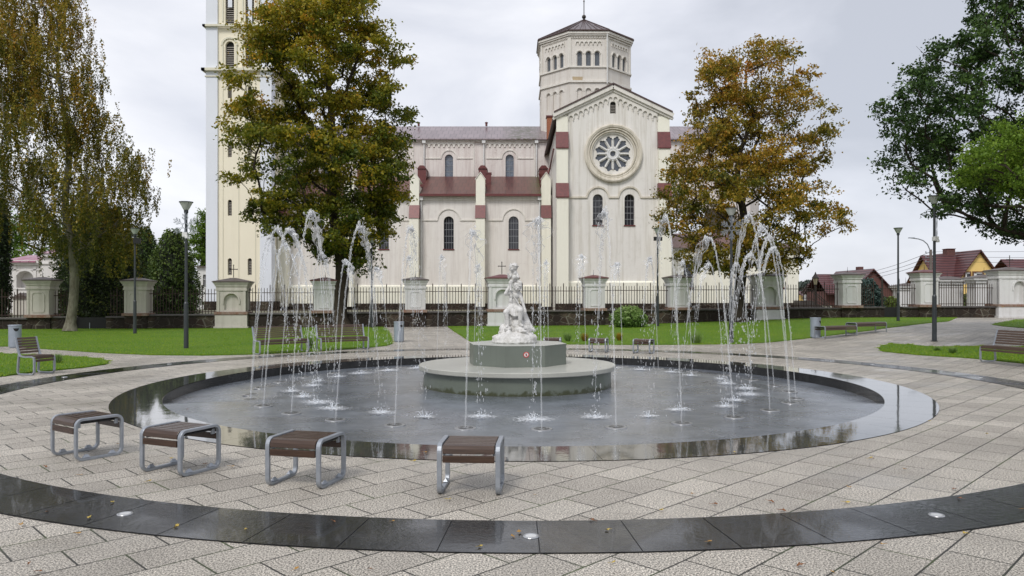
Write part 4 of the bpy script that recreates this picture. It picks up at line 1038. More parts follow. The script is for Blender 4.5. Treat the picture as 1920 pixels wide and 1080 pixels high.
# ------------------------------------------------------------------ white chapel gate at the left
Yp = 56; t = thing('gate_chapel', 'white gate chapel with an arched niche and pink sheet roofs at the left edge', 'chapel', (PX(60, Yp), Yp, ZC))
P = lambda n_, mb, m, par=None, **k: part(n_, mb, m, par or t, world=True, **k)
fr = front(Yp); px_ = lambda p: PX(p, Yp); pz_ = lambda p: PZ(p, Yp)
mb = MB(); mb.poly(fr, [(px_(8), ZC), (px_(88), ZC), (px_(88), pz_(492)), (px_(8), pz_(492))], [arch(px_(47.5), .68, pz_(543), pz_(509))], 0, .7); P('wall', mb, 'chapel')
mb = MB(); mb.poly(fr, arch(px_(47.5), .69, pz_(544), pz_(508)), (), .6); P('niche_back', mb, 'chapel')
mb = MB(); strip(mb, fr, hood(px_(47.5), .80, pz_(509)-.68), .14, .07)
for z, h, p_ in ((491, .22, .3), (495, .16, .18), (506, .08, .06), (541, .12, .08)): strip(mb, fr, [(px_(10), pz_(z)), (px_(88), pz_(z))], h, p_)
for s in (14, 29, 66, 80): strip(mb, fr, [(px_(s), ZC), (px_(s), pz_(498))], .22, .06)
P('mouldings', mb, 'chapel')
mb = MB(); slope(mb, px_(6), px_(72), Yp-.4, pz_(490), Yp+3, pz_(474)); P('wing_roof', mb, 'roof_pink')
mb = MB(); mb.box(px_(86), px_(118), Yp-.5, Yp+3.2, ZC, pz_(482)); mb.box(px_(84), px_(120), Yp-.7, Yp+3.4, pz_(482), pz_(476)); mb.box(px_(85), px_(119), Yp-.6, Yp+3.3, pz_(496), pz_(493))
P('tower_block', mb, 'chapel')
mb = MB(); pyr(mb, px_(83), px_(121), Yp-.8, Yp+3.5, pz_(476), pz_(466), .3); pyr(mb, px_(97), px_(114), Yp+.5, Yp+2.2, pz_(468), pz_(456), .1); P('tower_roof', mb, 'roof_pink')
t2 = thing('grave_shrine', 'small grey shrine with dark gabled roof behind the railing at the left', 'shrine', (px_(40), Yp-6, ZC))
b = MB(); Yq = 50; b.box(PX(24, Yq), PX(54, Yq), Yq, Yq+1.6, ZC, PZ(560, Yq)); part('walls', b, 'pillar_cream', t2, world=True)
b = MB(); xa, xb = PX(22, Yq), PX(56, Yq); z_, zp = PZ(560, Yq), PZ(549, Yq)
b.add([(xa, Yq-.1, z_), (xb, Yq-.1, z_), ((xa+xb)/2, Yq-.1, zp), (xa, Yq+1.7, z_), (xb, Yq+1.7, z_), ((xa+xb)/2, Yq+1.7, zp)], [(0, 1, 2), (0, 2, 5, 3), (1, 4, 5, 2), (0, 3, 4, 1)]); part('roof', b, 'dark_cap', t2, world=True)
# white annex behind the tower's left side
Yx = 74; t = thing('white_annex', 'low white annex with one window tucked behind the bell tower left side', 'building', (PX(384, Yx), Yx, ZC))
fr = front(Yx); b = MB(); b.poly(fr, [(PX(369, Yx), ZC), (PX(392, Yx), ZC), (PX(392, Yx), PZ(501, Yx)), (PX(369, Yx), PZ(501, Yx))], [[(PX(380.5, Yx), PZ(538, Yx)), (PX(386.5, Yx), PZ(538, Yx)), (PX(386.5, Yx), PZ(515, Yx)), (PX(380.5, Yx), PZ(515, Yx))]], 0, .2)
b.box(PX(369, Yx), PX(369, Yx)+.1, Yx+.01, Yx+6, ZC, PZ(501, Yx)); part('wall', b, 'white', t, world=True)
b = MB(); b.box(PX(380, Yx), PX(387, Yx), Yx+.15, Yx+.2, PZ(539, Yx), PZ(514, Yx)); w_ = part('window', b, 'glass', t, world=True)
b = MB(); b.box(PX(383.2, Yx), PX(383.8, Yx), Yx+.1, Yx+.15, PZ(538, Yx), PZ(515, Yx)); b.box(PX(380.5, Yx), PX(386.5, Yx), Yx+.1, Yx+.15, PZ(524, Yx), PZ(523, Yx)); part('frame', b, 'white', w_, world=True)
b = MB(); b.box(PX(367, Yx), PX(392, Yx), Yx-.3, Yx+6, PZ(501, Yx), PZ(499, Yx)); part('roof', b, 'dark_cap', t, world=True)

# ------------------------------------------------------------------ houses at the right
def gable_house(t, xa, xb, ya, yb, z0, ze, za, wall, roofm, over=.5):
    xm_ = (xa+xb)/2; b = MB()
    b.add([(xa, ya, z0), (xb, ya, z0), (xb, ya, ze), (xm_, ya, za), (xa, ya, ze), (xa, yb, z0), (xb, yb, z0), (xb, yb, ze), (xm_, yb, za), (xa, yb, ze)],
          [(0, 1, 2, 3, 4), (9, 8, 7, 6, 5), (0, 4, 9, 5), (1, 6, 7, 2)])
    w = part('wall', b, wall, t, world=True)
    b = MB(); gable_roof(b, xa, xb, ze+.04, za+.04, ya-.5, yb+.4, over, .18)
    return w, part('roof', b, roofm, t, world=True)
def hwin(w, Y, pa, pb, pt_, pb_, fm='brown', gl='glass'):
    b = MB(); b.box(PX(pa, Y), PX(pb, Y), Y-.04, Y-.005, PZ(pb_, Y), PZ(pt_, Y)); o = part('window', b, gl, w, world=True)
    return o
Yh = 90
t = thing('yellow_house', 'yellow gabled house with a steep wine red tile roof behind the gate pillars', 'house', (56, Yh, 0))
w, r = gable_house(t, 53.2, 59.3, Yh, 99, 0, 3.1, 7.2, 'yellow_wall', 'roof_tiles', .35)
for pa, pb, a, b_ in ((1809, 1818, 511, 529), (1825, 1841, 511, 528)):
    b = MB(); xa, xb, za, zb = PX(pa, Yh), PX(pb, Yh), PZ(b_, Yh), PZ(a, Yh)
    b.poly(front(Yh), [(xa-.14, za-.14), (xb+.14, za-.14), (xb+.14, zb+.14), (xa-.14, zb+.14)], [[(xa, za), (xb, za), (xb, zb), (xa, zb)]], -.12, -.01)
    o = part('window', b, 'brown', t, world=True)
    b = MB(); b.box(xa, xb, Yh-.05, Yh-.01, za, zb); part('pane', b, 'glass', o, world=True)
    b = MB(); b.box(xa+.04, xa+(xb-xa)*.35, Yh-.08, Yh-.052, za+.1, zb-.04); b.box(xa, xb, Yh-.08, Yh-.052, zb-.12, zb-.0); part('curtain', b, 'white', o, world=True)
# cross gable facing the church
b = MB(); b.add([(51.9, 90.6, 0), (51.9, 97.2, 0), (51.9, 97.2, 3.5), (51.9, 93.9, 6.7), (51.9, 90.6, 3.5), (56, 90.6, 0), (56, 90.6, 3.5)], [(0, 1, 2, 3, 4), (0, 4, 6, 5)]); part('cross_gable_wall', b, 'yellow_wall', t, world=True)
b = MB()
for s in (-1, 1):
    ye = 93.9+s*3.75; ze2 = 3.15
    vs = [(51.4, ye, ze2), (51.4, 93.9, 6.8), (56.2, 93.9, 6.8), (56.2, ye, ze2)]
    b.add(vs+[(x, y, z+.18) for x, y, z in vs], [(0, 1, 2, 3), (4, 7, 6, 5), (0, 4, 5, 1), (1, 5, 6, 2), (2, 6, 7, 3), (3, 7, 4, 0)])
part('cross_gable_roof', b, 'roof_tiles', t, world=True)
b = MB(); b.box(PX(1776, 94), PX(1791, 94), 94, 95, 5.8, PZ(467, 94)); b.box(PX(1775.3, 94), PX(1791.7, 94), 93.9, 95.1, PZ(467, 94), PZ(466, 94)); part('chimney', b, M['brick_dark'], r, world=True)
# red brick house
Yr = 110
t = thing('red_brick_house', 'dark red brick house with brown tile roof behind the blue spruce', 'house', (52, Yr, 0))
w, r = gable_house(t, 50.0, 56.2, Yr, 122, 0, 2.4, 5.7, 'brick_dark', 'roof_tiles', .4)
b = MB(); xa, xb = PX(1553, 112), PX(1612, 112); b.box(xa+.3, xb, 113.5, 121, 0, 2.6); part('wing_wall', b, 'brick_dark', t, world=True)
b = MB(); slope(b, xa, xb, 112.4, 2.3, 117, PZ(514, 117), .16); slope(b, xa, xb, 121.6, 2.3, 117.001, PZ(514, 117), .16); part('wing_roof', b, 'roof_tiles', t, world=True)
b = MB(); b.box(PX(1610, 116), PX(1619, 116), 116, 117, 4.5, PZ(500, 116)); part('chimney', b, 'brick_dark', r, world=True)
for i, (pa, pb, Y, pe, pr, wl_, lab) in enumerate(((1527, 1552, 135, 548, 532, 'white', 'low white house with red roof between the lantern and the brick house'), (1502, 1526, 160, 553, 546, 'yellow_wall', 'tiny distant yellowish house left of the old lantern'), (1905, 1990, 96, 520, 486, 'yellow_wall', 'house at the right edge of which only the red roof shows'), (1664, 1700, 150, 552, 541, 'brick_dark', 'small far brown house seen through the railing right of the spruce'))):
    X0, X1 = PX(pa, Y), PX(pb, Y); t = thing('far_house', lab, 'house', ((X0+X1)/2, Y, 0))
    b = MB(); b.box(X0+.4, X1-.4, Y, Y+6, 0, PZ(pe, Y)); w_ = part('wall', b, wl_, t, world=True)
    b = MB(); slope(b, X0, X1, Y-.5, PZ(pe, Y)-.1, Y+3, PZ(pr, Y+3)); slope(b, X0, X1, Y+6.5, PZ(pe, Y)-.1, Y+3.001, PZ(pr, Y+3)); part('roof', b, 'roof_tiles', t, world=True)
    b = MB()
    for k in range(3): x = X0+(X1-X0)*(.25+.25*k); b.box(x-.4, x+.4, Y-.03, Y-.004, 1.2, min(2.3, PZ(pe, Y)-.3)); 
    part('window', b, 'glass', w_, world=True)

# ------------------------------------------------------------------ trees
def leaves(name, P, size, tint, mat, par, rs, dirs=None, aspect=.62, up=.5):
    n = len(P); s = size*rs.uniform(.65, 1.25, n)[:, None]
    nrm = rs.normal(0, 1, (n, 3)); nrm[:, 2] += up*1.6; nrm /= np.linalg.norm(nrm, axis=1)[:, None]
    a = rs.normal(0, 1, (n, 3)) if dirs is None else dirs+rs.normal(0, .35, (n, 3))
    a -= nrm*(a*nrm).sum(1)[:, None]; a /= np.linalg.norm(a, axis=1)[:, None]+1e-9; b = np.cross(nrm, a)
    V = np.zeros((n, 4, 3)); V[:, 0] = P-a*s*.5; V[:, 1] = P+b*s*aspect*.5-a*s*.08+nrm*s*.10; V[:, 2] = P+a*s*.5-nrm*s*.08; V[:, 3] = P-b*s*aspect*.5-a*s*.08+nrm*s*.10
    return rawmesh(name, V.reshape(-1, 3), 4, tint, mat, par)
def tree(name, label, cat, px, Y, prof, seed, trunk_r, ncl, nlf, lsize, leafm, barkm, tint, group=None, crad=(.55, 1.0), fork=.30, weep=0, flat=.85, lean=0, bend=(), yscale=.9, ybias=0, zmin=0, up=.5, edge=.42, tz=None, follow=.7, low=1.0):
    """prof: rows (photo y, left x, right x) measured at the tree's own distance Y; turned into a round crown of real size"""
    rs = np.random.RandomState(seed); X = PX(px, Y); g = gz(X, Y) if tz is None else tz
    t = thing(name, label, cat, (X, Y, g), 0, group)
    pr_ = sorted([(PZ(py, Y)-g, PX((a+b)/2, Y)-X, (b-a)/2*Y/F) for py, a, b in prof])
    zs_ = [p[0] for p in pr_]; cs = [p[1] for p in pr_]; ws = [p[2] for p in pr_]
    z0, z1 = zs_[0], zs_[-1]
    cl = []
    while len(cl) < ncl:
        z = z0+(z1-z0)*rs.rand()**low; w = np.interp(z, zs_, ws); mxw = max(ws)
        if rs.rand() > (w/mxw)*1.0+.04: continue
        th = rs.rand()*2*pi; rho = rs.rand()**edge; r = rs.uniform(*crad)
        wi = max(w-r*.6, .1)
        cl.append((np.interp(z, zs_, cs)+wi*rho*math.cos(th), wi*rho*yscale*math.sin(th)+ybias, z, r))
    cl = np.array(cl)
    # skeleton
    top = z1*.86; nodes = [Vector((0, 0, 0))]; par_ = [-1]; zc = z0+ (z1-z0)*.02
    k = int(top/.5); 
    for i in range(1, k+1):
        z = top*i/k; f = z/top
        nodes.append(Vector((np.interp(z, zs_, cs)*min(1, f*1.2)*follow+lean*f+.10*math.sin(z*.9+seed), ybias*f*.6+.10*math.cos(z*.7+seed), z))); par_.append(i-1)
    ntrunk = len(nodes)
    tips = []
    order = np.argsort([math.hypot(c[0], c[1])*1.2+c[2]*.3 for c in cl])
    for ci in order:
        c = Vector(cl[ci][:3]); A = np.array([tuple(n) for n in nodes]); d = A-np.array(tuple(c)); dist = np.sqrt((d**2).sum(1))
        pen = np.where(A[:, 2] > c.z-.25*np.hypot(d[:, 0], d[:, 1])-.1, 4.0, 0)+np.where(A[:, 2] < z0*.92, 50, 0)
        j = int(np.argmin(dist+pen)); p = nodes[j]; L = (c-p).length; m = max(2, int(L/.45)); pj = j
        mid = p.lerp(c, .5)+Vector((rs.normal(0, .1)*L, rs.normal(0, .1)*L, .10*L+rs.normal(0, .05)*L))
        for q in range(1, m+1):
            f = q/m; pt = p*(1-f)**2+mid*2*f*(1-f)+c*f*f
            if q < m: pt += Vector(rs.normal(0, .035, 3))
            nodes.append(pt); par_.append(pj); pj = len(nodes)-1
        tips.append(pj)
    cnt = np.zeros(len(nodes))
    for i in tips: cnt[i] += 1
    for i in range(len(nodes)-1, 0, -1): cnt[par_[i]] += cnt[i]
    tot = cnt[0]; rad = trunk_r*(np.maximum(cnt, .8)/tot)**.52
    kids = {}
    for i in range(1, len(nodes)): kids.setdefault(par_[i], []).append(i)
    tb = MB()
    starts = [(0, None)]
    while starts:
        s0, pp = starts.pop(); ch = [nodes[pp], nodes[s0]] if pp is not None else [nodes[s0]]; rr = [min(rad[s0]*1.1, rad[pp])]*1+[rad[s0]] if pp is not None else [rad[s0]]
        cur = s0
        while cur in kids:
            ks = sorted(kids[cur], key=lambda q: -cnt[q]); 
            for o_ in ks[1:]: starts.append((o_, cur))
            cur = ks[0]; ch.append(nodes[cur]); rr.append(rad[cur])
        if pp is None:
            rr = [r_*(1+.55*math.exp(-n_.z/.35)) for r_, n_ in zip(rr, ch)]; rr[0] *= 1.1
        tb.tube(ch, rr, 12 if pp is None else (6 if rr[0] > .05 else 4), False)
    # twigs inside clumps
    for c in cl:
        for _ in range(3):
            e_ = Vector(np.clip(rs.normal(0, .35, 3), -.6, .6))*c[3]; tb.tube([c[:3], tuple(Vector(c[:3])+e_)], [.012, .004], 3, False)
    part('trunk', tb, barkm, t, smooth=True, recalc=False)
    # leaves in sprays
    PP = []; TT = []; DD = []
    for c in cl:
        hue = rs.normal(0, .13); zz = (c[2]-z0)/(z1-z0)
        if weep:
            ns = rs.poisson(weep)+1
            for _ in range(ns):
                sx, sy = c[0]+rs.normal(0, .5*c[3]), c[1]+rs.normal(0, .5*c[3]); sz = c[2]+rs.normal(.1, .5)*c[3]; L = rs.uniform(.5, 1.6); dr = rs.normal(0, .14, 2)
                L = min(L, max(.3, sz-zmin))
                kk = int(nlf*L/weep/1.2)+2; f = rs.rand(kk)
                PP.append(np.stack([sx+dr[0]*f*L+rs.normal(0, .05, kk), sy+dr[1]*f*L+rs.normal(0, .05, kk), sz-f*L], 1)); TT.append(tint(zz, rs, kk)+hue); DD.append(np.tile([0, 0, -1.], (kk, 1)))
            continue
        nsub = 7; sub = rs.normal(0, 1, (nsub, 3)); sub /= np.linalg.norm(sub, axis=1)[:, None]; sub *= (c[3]*rs.uniform(.35, .95, nsub))[:, None]; sub[:, 2] *= flat
        for s_ in sub:
            kk = rs.poisson(nlf/nsub)+1; q = rs.normal(0, 1, (kk, 3))*np.array([.25, .25, .13])*c[3]
            PP.append(q+s_+c[:3]); TT.append(tint(zz, rs, kk)+hue+rs.normal(0, .05)); DD.append(np.tile(s_*.6/c[3]+np.array([0, 0, -.35]), (kk, 1)))
    PP = np.concatenate(PP); TT = np.concatenate(TT); DD = np.concatenate(DD)
    leaves('crown', PP, lsize, TT, leafm, t, rs, DD if weep else DD, up=up)
    return t
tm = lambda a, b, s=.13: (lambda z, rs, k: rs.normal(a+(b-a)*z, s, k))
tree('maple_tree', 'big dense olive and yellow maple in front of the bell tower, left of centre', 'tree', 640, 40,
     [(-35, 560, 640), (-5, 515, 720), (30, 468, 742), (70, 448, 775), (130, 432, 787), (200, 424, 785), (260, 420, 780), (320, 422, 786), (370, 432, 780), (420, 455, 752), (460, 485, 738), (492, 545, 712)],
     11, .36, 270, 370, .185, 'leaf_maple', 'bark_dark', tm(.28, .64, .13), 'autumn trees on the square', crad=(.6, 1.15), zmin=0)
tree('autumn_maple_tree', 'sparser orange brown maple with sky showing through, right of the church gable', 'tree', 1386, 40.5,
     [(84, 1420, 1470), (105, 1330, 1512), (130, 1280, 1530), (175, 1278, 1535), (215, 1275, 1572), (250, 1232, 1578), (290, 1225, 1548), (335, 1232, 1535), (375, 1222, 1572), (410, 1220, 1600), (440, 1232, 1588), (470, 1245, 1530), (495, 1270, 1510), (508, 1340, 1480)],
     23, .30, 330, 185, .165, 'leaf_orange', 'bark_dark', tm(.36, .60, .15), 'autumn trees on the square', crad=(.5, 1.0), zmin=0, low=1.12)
tree('birch_tree', 'weeping yellow brown birch at the left edge of the lawn', 'tree', 131, 36,
     [(-60, 20, 120), (-10, -20, 165), (50, -40, 180), (100, -60, 192), (160, -60, 205), (215, -80, 215), (260, -80, 250), (300, -80, 306), (345, -80, 302), (385, -60, 278), (412, -10, 262), (450, 95, 258), (478, 140, 245)],
     37, .21, 350, 330, .115, 'leaf_birch', 'bark_trunkb', tm(.36, .68, .16), 'autumn trees on the square', crad=(.5, 1.0), weep=8, zmin=2.6, follow=.30)
tree('oak_tree', 'dark green oak whose crown hangs in from the right edge', 'tree', 2030, 24,
     [(-160, 1900, 2200), (-60, 1850, 2280), (0, 1800, 2300), (60, 1745, 2330), (120, 1702, 2340), (170, 1658, 2350), (215, 1655, 2350), (265, 1652, 2350), (310, 1675, 2350), (350, 1690, 2340), (382, 1715, 2330), (402, 1770, 2290), (425, 1850, 2260), (455, 1900, 2220), (475, 1925, 2200)],
     51, .40, 620, 210, .125, 'leaf_oak', 'bark_dark', tm(.32, .5, .2), crad=(.35, .75), up=.7)
tree('ash_tree', 'bright yellow green leafy tree low in front of the dark oak at the right edge', 'tree', 1990, 19.5,
     [(205, 1925, 2060), (235, 1850, 2100), (265, 1822, 2140), (295, 1800, 2160), (325, 1800, 2160), (348, 1840, 2140), (362, 1900, 2080)],
     64, .16, 170, 190, .085, 'leaf_bright', 'bark_dark', tm(.4, .6, .2), crad=(.3, .6))
# green tree glimpsed between thuja and tower
tree('green_tree', 'fresh green tree glimpsed between the conifers and the bell tower', 'tree', 372, 86,
     [(405, 376, 402), (425, 362, 410), (450, 350, 415), (475, 352, 418), (500, 366, 412)], 71, .3, 50, 160, .24, 'leaf_bright', 'bark_dark', tm(.25, .4), crad=(.8, 1.3), tz=ZC)
tree('green_tree', 'mid green tree behind the white chapel at the far left', 'tree', 60, 72,
     [(395, 20, 90), (420, 5, 150), (450, -20, 190), (480, -20, 200), (520, 0, 190), (560, 90, 190)], 72, .3, 80, 150, .24, 'leaf_bright', 'bark_dark', tm(.10, .25), crad=(.9, 1.5), tz=ZC)
def shrub(name, label, cat, px, Y, prof, seed, n, lsize, leafm, tint, g=None, flatness=1, core=.80, group=None, droop=-.2, lump=.16):
    rs = np.random.RandomState(seed); X = PX(px, Y); g = gz(X, Y) if g is None else g
    t = thing(name, label, cat, (X, Y, g), 0, group)
    pr_ = sorted([(max(0, PZ(py, Y)-g), PX((a+b)/2, Y)-X, (b-a)/2*Y/F) for py, a, b in prof]); zs_, cs, ws = zip(*pr_)
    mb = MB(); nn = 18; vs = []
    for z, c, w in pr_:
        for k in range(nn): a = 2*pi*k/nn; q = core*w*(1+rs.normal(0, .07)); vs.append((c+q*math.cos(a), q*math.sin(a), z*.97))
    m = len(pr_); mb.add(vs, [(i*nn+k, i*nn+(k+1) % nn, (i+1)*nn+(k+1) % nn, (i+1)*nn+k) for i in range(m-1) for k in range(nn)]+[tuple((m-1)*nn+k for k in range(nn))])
    part('dark_core', mb, 'core', t)  # solid dark core added to block the view through the foliage
    z = []; 
    zz = rs.uniform(zs_[0], zs_[-1], n*2); w = np.interp(zz, zs_, ws); keep = rs.rand(n*2) < w/max(ws)+.05; zz = zz[keep][:n]; w = w[keep][:n]; k = len(zz)
    th = rs.rand(k)*2*pi; lum = 1+lump*np.sin(th*5+zz*3.1+seed)*np.sin(zz*5.3+th*2)+lump*.6*np.sin(th*11+zz*9)
    rho = w*lum*rs.normal(.96, .07, k)
    P_ = np.stack([np.interp(zz, zs_, cs)+rho*np.cos(th), rho*np.sin(th), zz+rs.normal(0, .05, k)], 1)
    D = np.stack([np.cos(th), np.sin(th), np.full(k, droop)], 1)
    leaves('foliage', P_, lsize, rs.normal(0, .14, k)+tint(zz/zs_[-1], th), leafm, t, rs, D, up=.3)
    return t
ct = lambda a, b: (lambda z, th: a+(b-a)*z+.12*np.sin(th*7+z*20))
shrub('column_thuja', 'very dark narrow column conifer cut by the left edge', 'conifer', -4, 44, [(600, -30, 14), (560, -34, 15), (500, -32, 16), (440, -28, 16), (395, -18, 14), (360, -8, 6)], 1, 5000, .16, 'leaf_shrub', ct(.05, .2), ZC)
shrub('conifer', 'dark pointed conifer between shrubs and lamp post, the left one of the pair', 'conifer', 272, 54, [(600, 238, 306), (560, 236, 308), (520, 240, 304), (480, 248, 298), (450, 256, 290), (425, 266, 278)], 2, 7000, .17, 'leaf_thuja', ct(.1, .45), ZC, group='conifers behind the fence')
shrub('conifer', 'broad olive green conifer beside the tall left lamp post', 'conifer', 324, 50, [(600, 282, 366), (560, 280, 370), (520, 284, 366), (480, 292, 358), (455, 300, 348), (430, 314, 334)], 3, 9000, .16, 'leaf_thuja', ct(.35, .75), ZC, group='conifers behind the fence')
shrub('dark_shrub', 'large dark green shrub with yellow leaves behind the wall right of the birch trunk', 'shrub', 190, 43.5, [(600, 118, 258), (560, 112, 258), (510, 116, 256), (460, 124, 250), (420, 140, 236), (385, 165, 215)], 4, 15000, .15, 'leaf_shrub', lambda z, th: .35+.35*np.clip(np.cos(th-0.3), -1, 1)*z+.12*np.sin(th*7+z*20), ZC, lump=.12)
shrub('blue_spruce', 'bluish green spruce bush behind the railing beside the peeling white pillar', 'shrub', 1624, 48, [(586, 1602, 1650), (570, 1600, 1650), (550, 1603, 1646), (535, 1608, 1640), (524, 1618, 1634)], 5, 6000, .14, 'leaf_spruce', ct(.2, .6), ZC, droop=.5, lump=.22)
shrub('light_bush', 'rounded pale green bush on the lawn in front of the stone wall', 'bush', 1180, 38.5, [(612, 1158, 1202), (604, 1150, 1210), (594, 1147, 1211), (584, 1156, 1204), (576, 1168, 1192)], 6, 3600, .13, 'leaf_bush', ct(.25, .7), None, core=.72, droop=.3, lump=.1)
shrub('hedge_bush', 'low leafy green bush behind the railing below the yellow house', 'bush', 1800, 60, [(585, 1768, 1835), (570, 1765, 1838), (558, 1772, 1832), (551, 1785, 1820)], 8, 2500, .2, 'leaf_thuja', ct(.4, .8), ZC)
shrub('hedge_bush', 'small yellow green bush seen through the black gate', 'bush', 1667, 58, [(580, 1652, 1682), (566, 1653, 1681), (558, 1660, 1674)], 9, 1500, .2, 'leaf_thuja', ct(.6, .9), ZC)
# distant woods
rs = np.random.RandomState(9); k = 26000
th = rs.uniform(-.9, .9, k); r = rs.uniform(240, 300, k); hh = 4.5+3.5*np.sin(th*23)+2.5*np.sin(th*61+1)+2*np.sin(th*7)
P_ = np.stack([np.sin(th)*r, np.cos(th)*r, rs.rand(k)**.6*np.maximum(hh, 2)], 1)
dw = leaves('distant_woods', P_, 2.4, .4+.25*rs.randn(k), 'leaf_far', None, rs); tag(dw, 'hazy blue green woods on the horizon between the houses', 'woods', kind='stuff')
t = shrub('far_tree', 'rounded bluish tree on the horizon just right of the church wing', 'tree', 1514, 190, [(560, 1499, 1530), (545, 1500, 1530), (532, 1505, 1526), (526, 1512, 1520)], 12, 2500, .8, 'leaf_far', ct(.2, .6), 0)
# small garden plants on the lawn
def tuftplant(px, py, h, w, seed, lab, leafm='leaf_bush', nm='ornamental_grass'):
    X, Y = gp(px, py); rs = np.random.RandomState(seed); t = thing(nm, lab, 'plant', (X, Y, gz(X, Y)+.03)); k = 420
    a = rs.rand(k)*2*pi; s = rs.rand(k)**.7; hh = h*rs.uniform(.35, 1, k)
    V = np.zeros((k, 3, 3)); dx, dy = np.cos(a), np.sin(a); bx = dx*s*w*.3; by = dy*s*w*.3
    V[:, 0] = np.stack([bx-dy*.008, by+dx*.008, 0*a], 1); V[:, 1] = np.stack([bx+dy*.008, by-dx*.008, 0*a], 1); V[:, 2] = np.stack([dx*s*w+rs.normal(0, .03, k), dy*s*w+rs.normal(0, .03, k), hh], 1)
    rawmesh('leaf_blades', V.reshape(-1, 3), 3, rs.rand(k), leafm, t)
for i, (px, py, h, w, lab) in enumerate(((1305, 645, .5, .34, 'pale grassy plant on the lawn edge right of the backless stools'), (1064, 641, .36, .22, 'small yellow green tuft on the lawn right behind the plinth'), (1096, 641, .34, .20, 'small reddish tuft on the lawn behind the left backless stool'), (1161, 640, .34, .18, 'small brown tuft on the lawn between the two backless stools'),
        (108, 682, .26, .16, 'small pale grass tuft beside the single seat at the left'), (1786, 664, .2, .16, 'pale yellow tuft on the oval right lawn'), (1757, 659, .12, .12, 'tiny tuft left of the pale one on the oval lawn'), (580, 655, .5, .2, 'light green weed between the two slatted benches'))):
    tuftplant(px, py, h, w, i, lab, 'leaf_orange' if i in (2, 3) else 'leaf_bush')

# ------------------------------------------------------------------ street furniture
def rrect(a0, a1, b0, b1, r, n=5):            # rounded rectangle centre line
    out = []
    for cx, cy, s in ((a1-r, b0+r, -90), (a1-r, b1-r, 0), (a0+r, b1-r, 90), (a0+r, b0+r, 180)):
        for k in range(n+1): t = R(s+90*k/n); out.append((cx+r*math.cos(t), cy+r*math.sin(t)))
    return out
def flatloop(mb, pts, x0, x1, th, closed=True):
    """flat bar of width x1-x0 bent along a path in the YZ plane"""
    n = len(pts); L = []
    for i in range(n):
        a = Vector(pts[i-1] if (closed or i) else pts[0]); b = Vector(pts[(i+1) % n] if (closed or i < n-1) else pts[-1]); t = (b-a).normalized(); nn = Vector((-t.y, t.x)); p = Vector(pts[i])
        L.append((p+nn*th/2, p-nn*th/2))
    vs = []
    for o, i_ in L: vs += [(x0, o.x, o.y), (x1, o.x, o.y), (x1, i_.x, i_.y), (x0, i_.x, i_.y)]
    m = n if closed else n-1; fs = []
    for i in range(m):
        j = (i+1) % n
        for k in range(4): fs.append((4*i+k, 4*j+k, 4*j+(k+1) % 4, 4*i+(k+1) % 4))
    if not closed: fs += [(0, 1, 2, 3), (4*(n-1)+3, 4*(n-1)+2, 4*(n-1)+1, 4*(n-1))]
    mb.add(vs, fs)
def stool_mesh(w, wood='wood', lab='', name='backless_stool', loc=(0, 0, 0), rz=0, group=None, d=.46, h=.43):
    t = thing(name, lab, 'bench' if w > .8 else 'stool', loc, rz, group)
    for s in (-1, 1):
        f = MB(); x = s*w/2; flatloop(f, rrect(-d/2, d/2, .014, h-.014, .062, 6), x-.020, x+.020, .027); fo = part('side_frame', f, 'alu', t, bev=.004)
        b = MB()
        for y in (-.13, .13): b.add([(x-.02, y-.035, .032), (x+.02, y-.035, .032), (x+.02, y+.035, .032), (x-.02, y+.035, .032), (x, y-.015, .062), (x, y+.015, .062)], [(0, 1, 4), (1, 2, 5, 4), (2, 3, 5), (3, 0, 4, 5)])
        for y in (-.19, .19): b.cbox((x-s*.035, y, h-.075), .02, .035, .05)
        part('bracket', b, 'alu', fo)
    b = MB(); L = w-.056; zt = h-.022
    u_ = MB(); u_.box(-L/2, L/2, -d/2+.03, d/2-.03, zt-.040, zt-.028); part('gap_shade_panel', u_, 'black', t)  # added black sheet, makes the gaps between slats read as shade
    for k in range(6): y = -.16+.064*k; b.cbox((0, y, zt), L, .043, .026)
    for s in (-1, 1):
        # rounded nosing slat and a lower apron slat
        y0_ = s*(d/2-.012); arc = [(s*(d/2-.045-.0), zt+.013), (s*(d/2-.012), zt+.006), (s*(d/2+.010), zt-.020), (s*(d/2+.016), zt-.058)]
        vs = [(x, y, z) for x in (-L/2, L/2) for y, z in arc+[(a[0]-s*.024, a[1]-.006 if i else a[1]-.026) for i, a in reversed(list(enumerate(arc)))]]
        b.add(vs, [tuple(range(8)), tuple(range(15, 7, -1))]+[(i, (i+1) % 8, 8+(i+1) % 8, 8+i) for i in range(8)])
        b.cbox((0, s*(d/2+.006), zt-.104), L, .024, .058)
    part('seat', b, wood, t, bev=.004)
    return t
def polar_pt(r, adeg): a = R(adeg); return (PC[0]+r*math.sin(a), PC[1]+r*math.cos(a), 0)     # angle clockwise from the far side
RS = 8.17
sl_ = ['wooden backless stool with grey frame, leftmost of the four in the foreground', 'wooden backless stool, second from left in the foreground, near the pool rim corner', 'wooden backless stool, third from left in the foreground', 'wooden backless stool seen straight on, rightmost of the four in the foreground']
for i, a in enumerate((214.3, 204.2, 194.3, 183.7)):
    x, y, _ = polar_pt(RS+(.04 if i == 0 else 0), a)
    if i == 0: S0 = stool_mesh(.49, 'wood', sl_[0], loc=(x, y, .0), rz=R(180-a), group='backless stools round the pool')
    else: dup(S0, (x, y, 0), R(180-a), sl_[i])
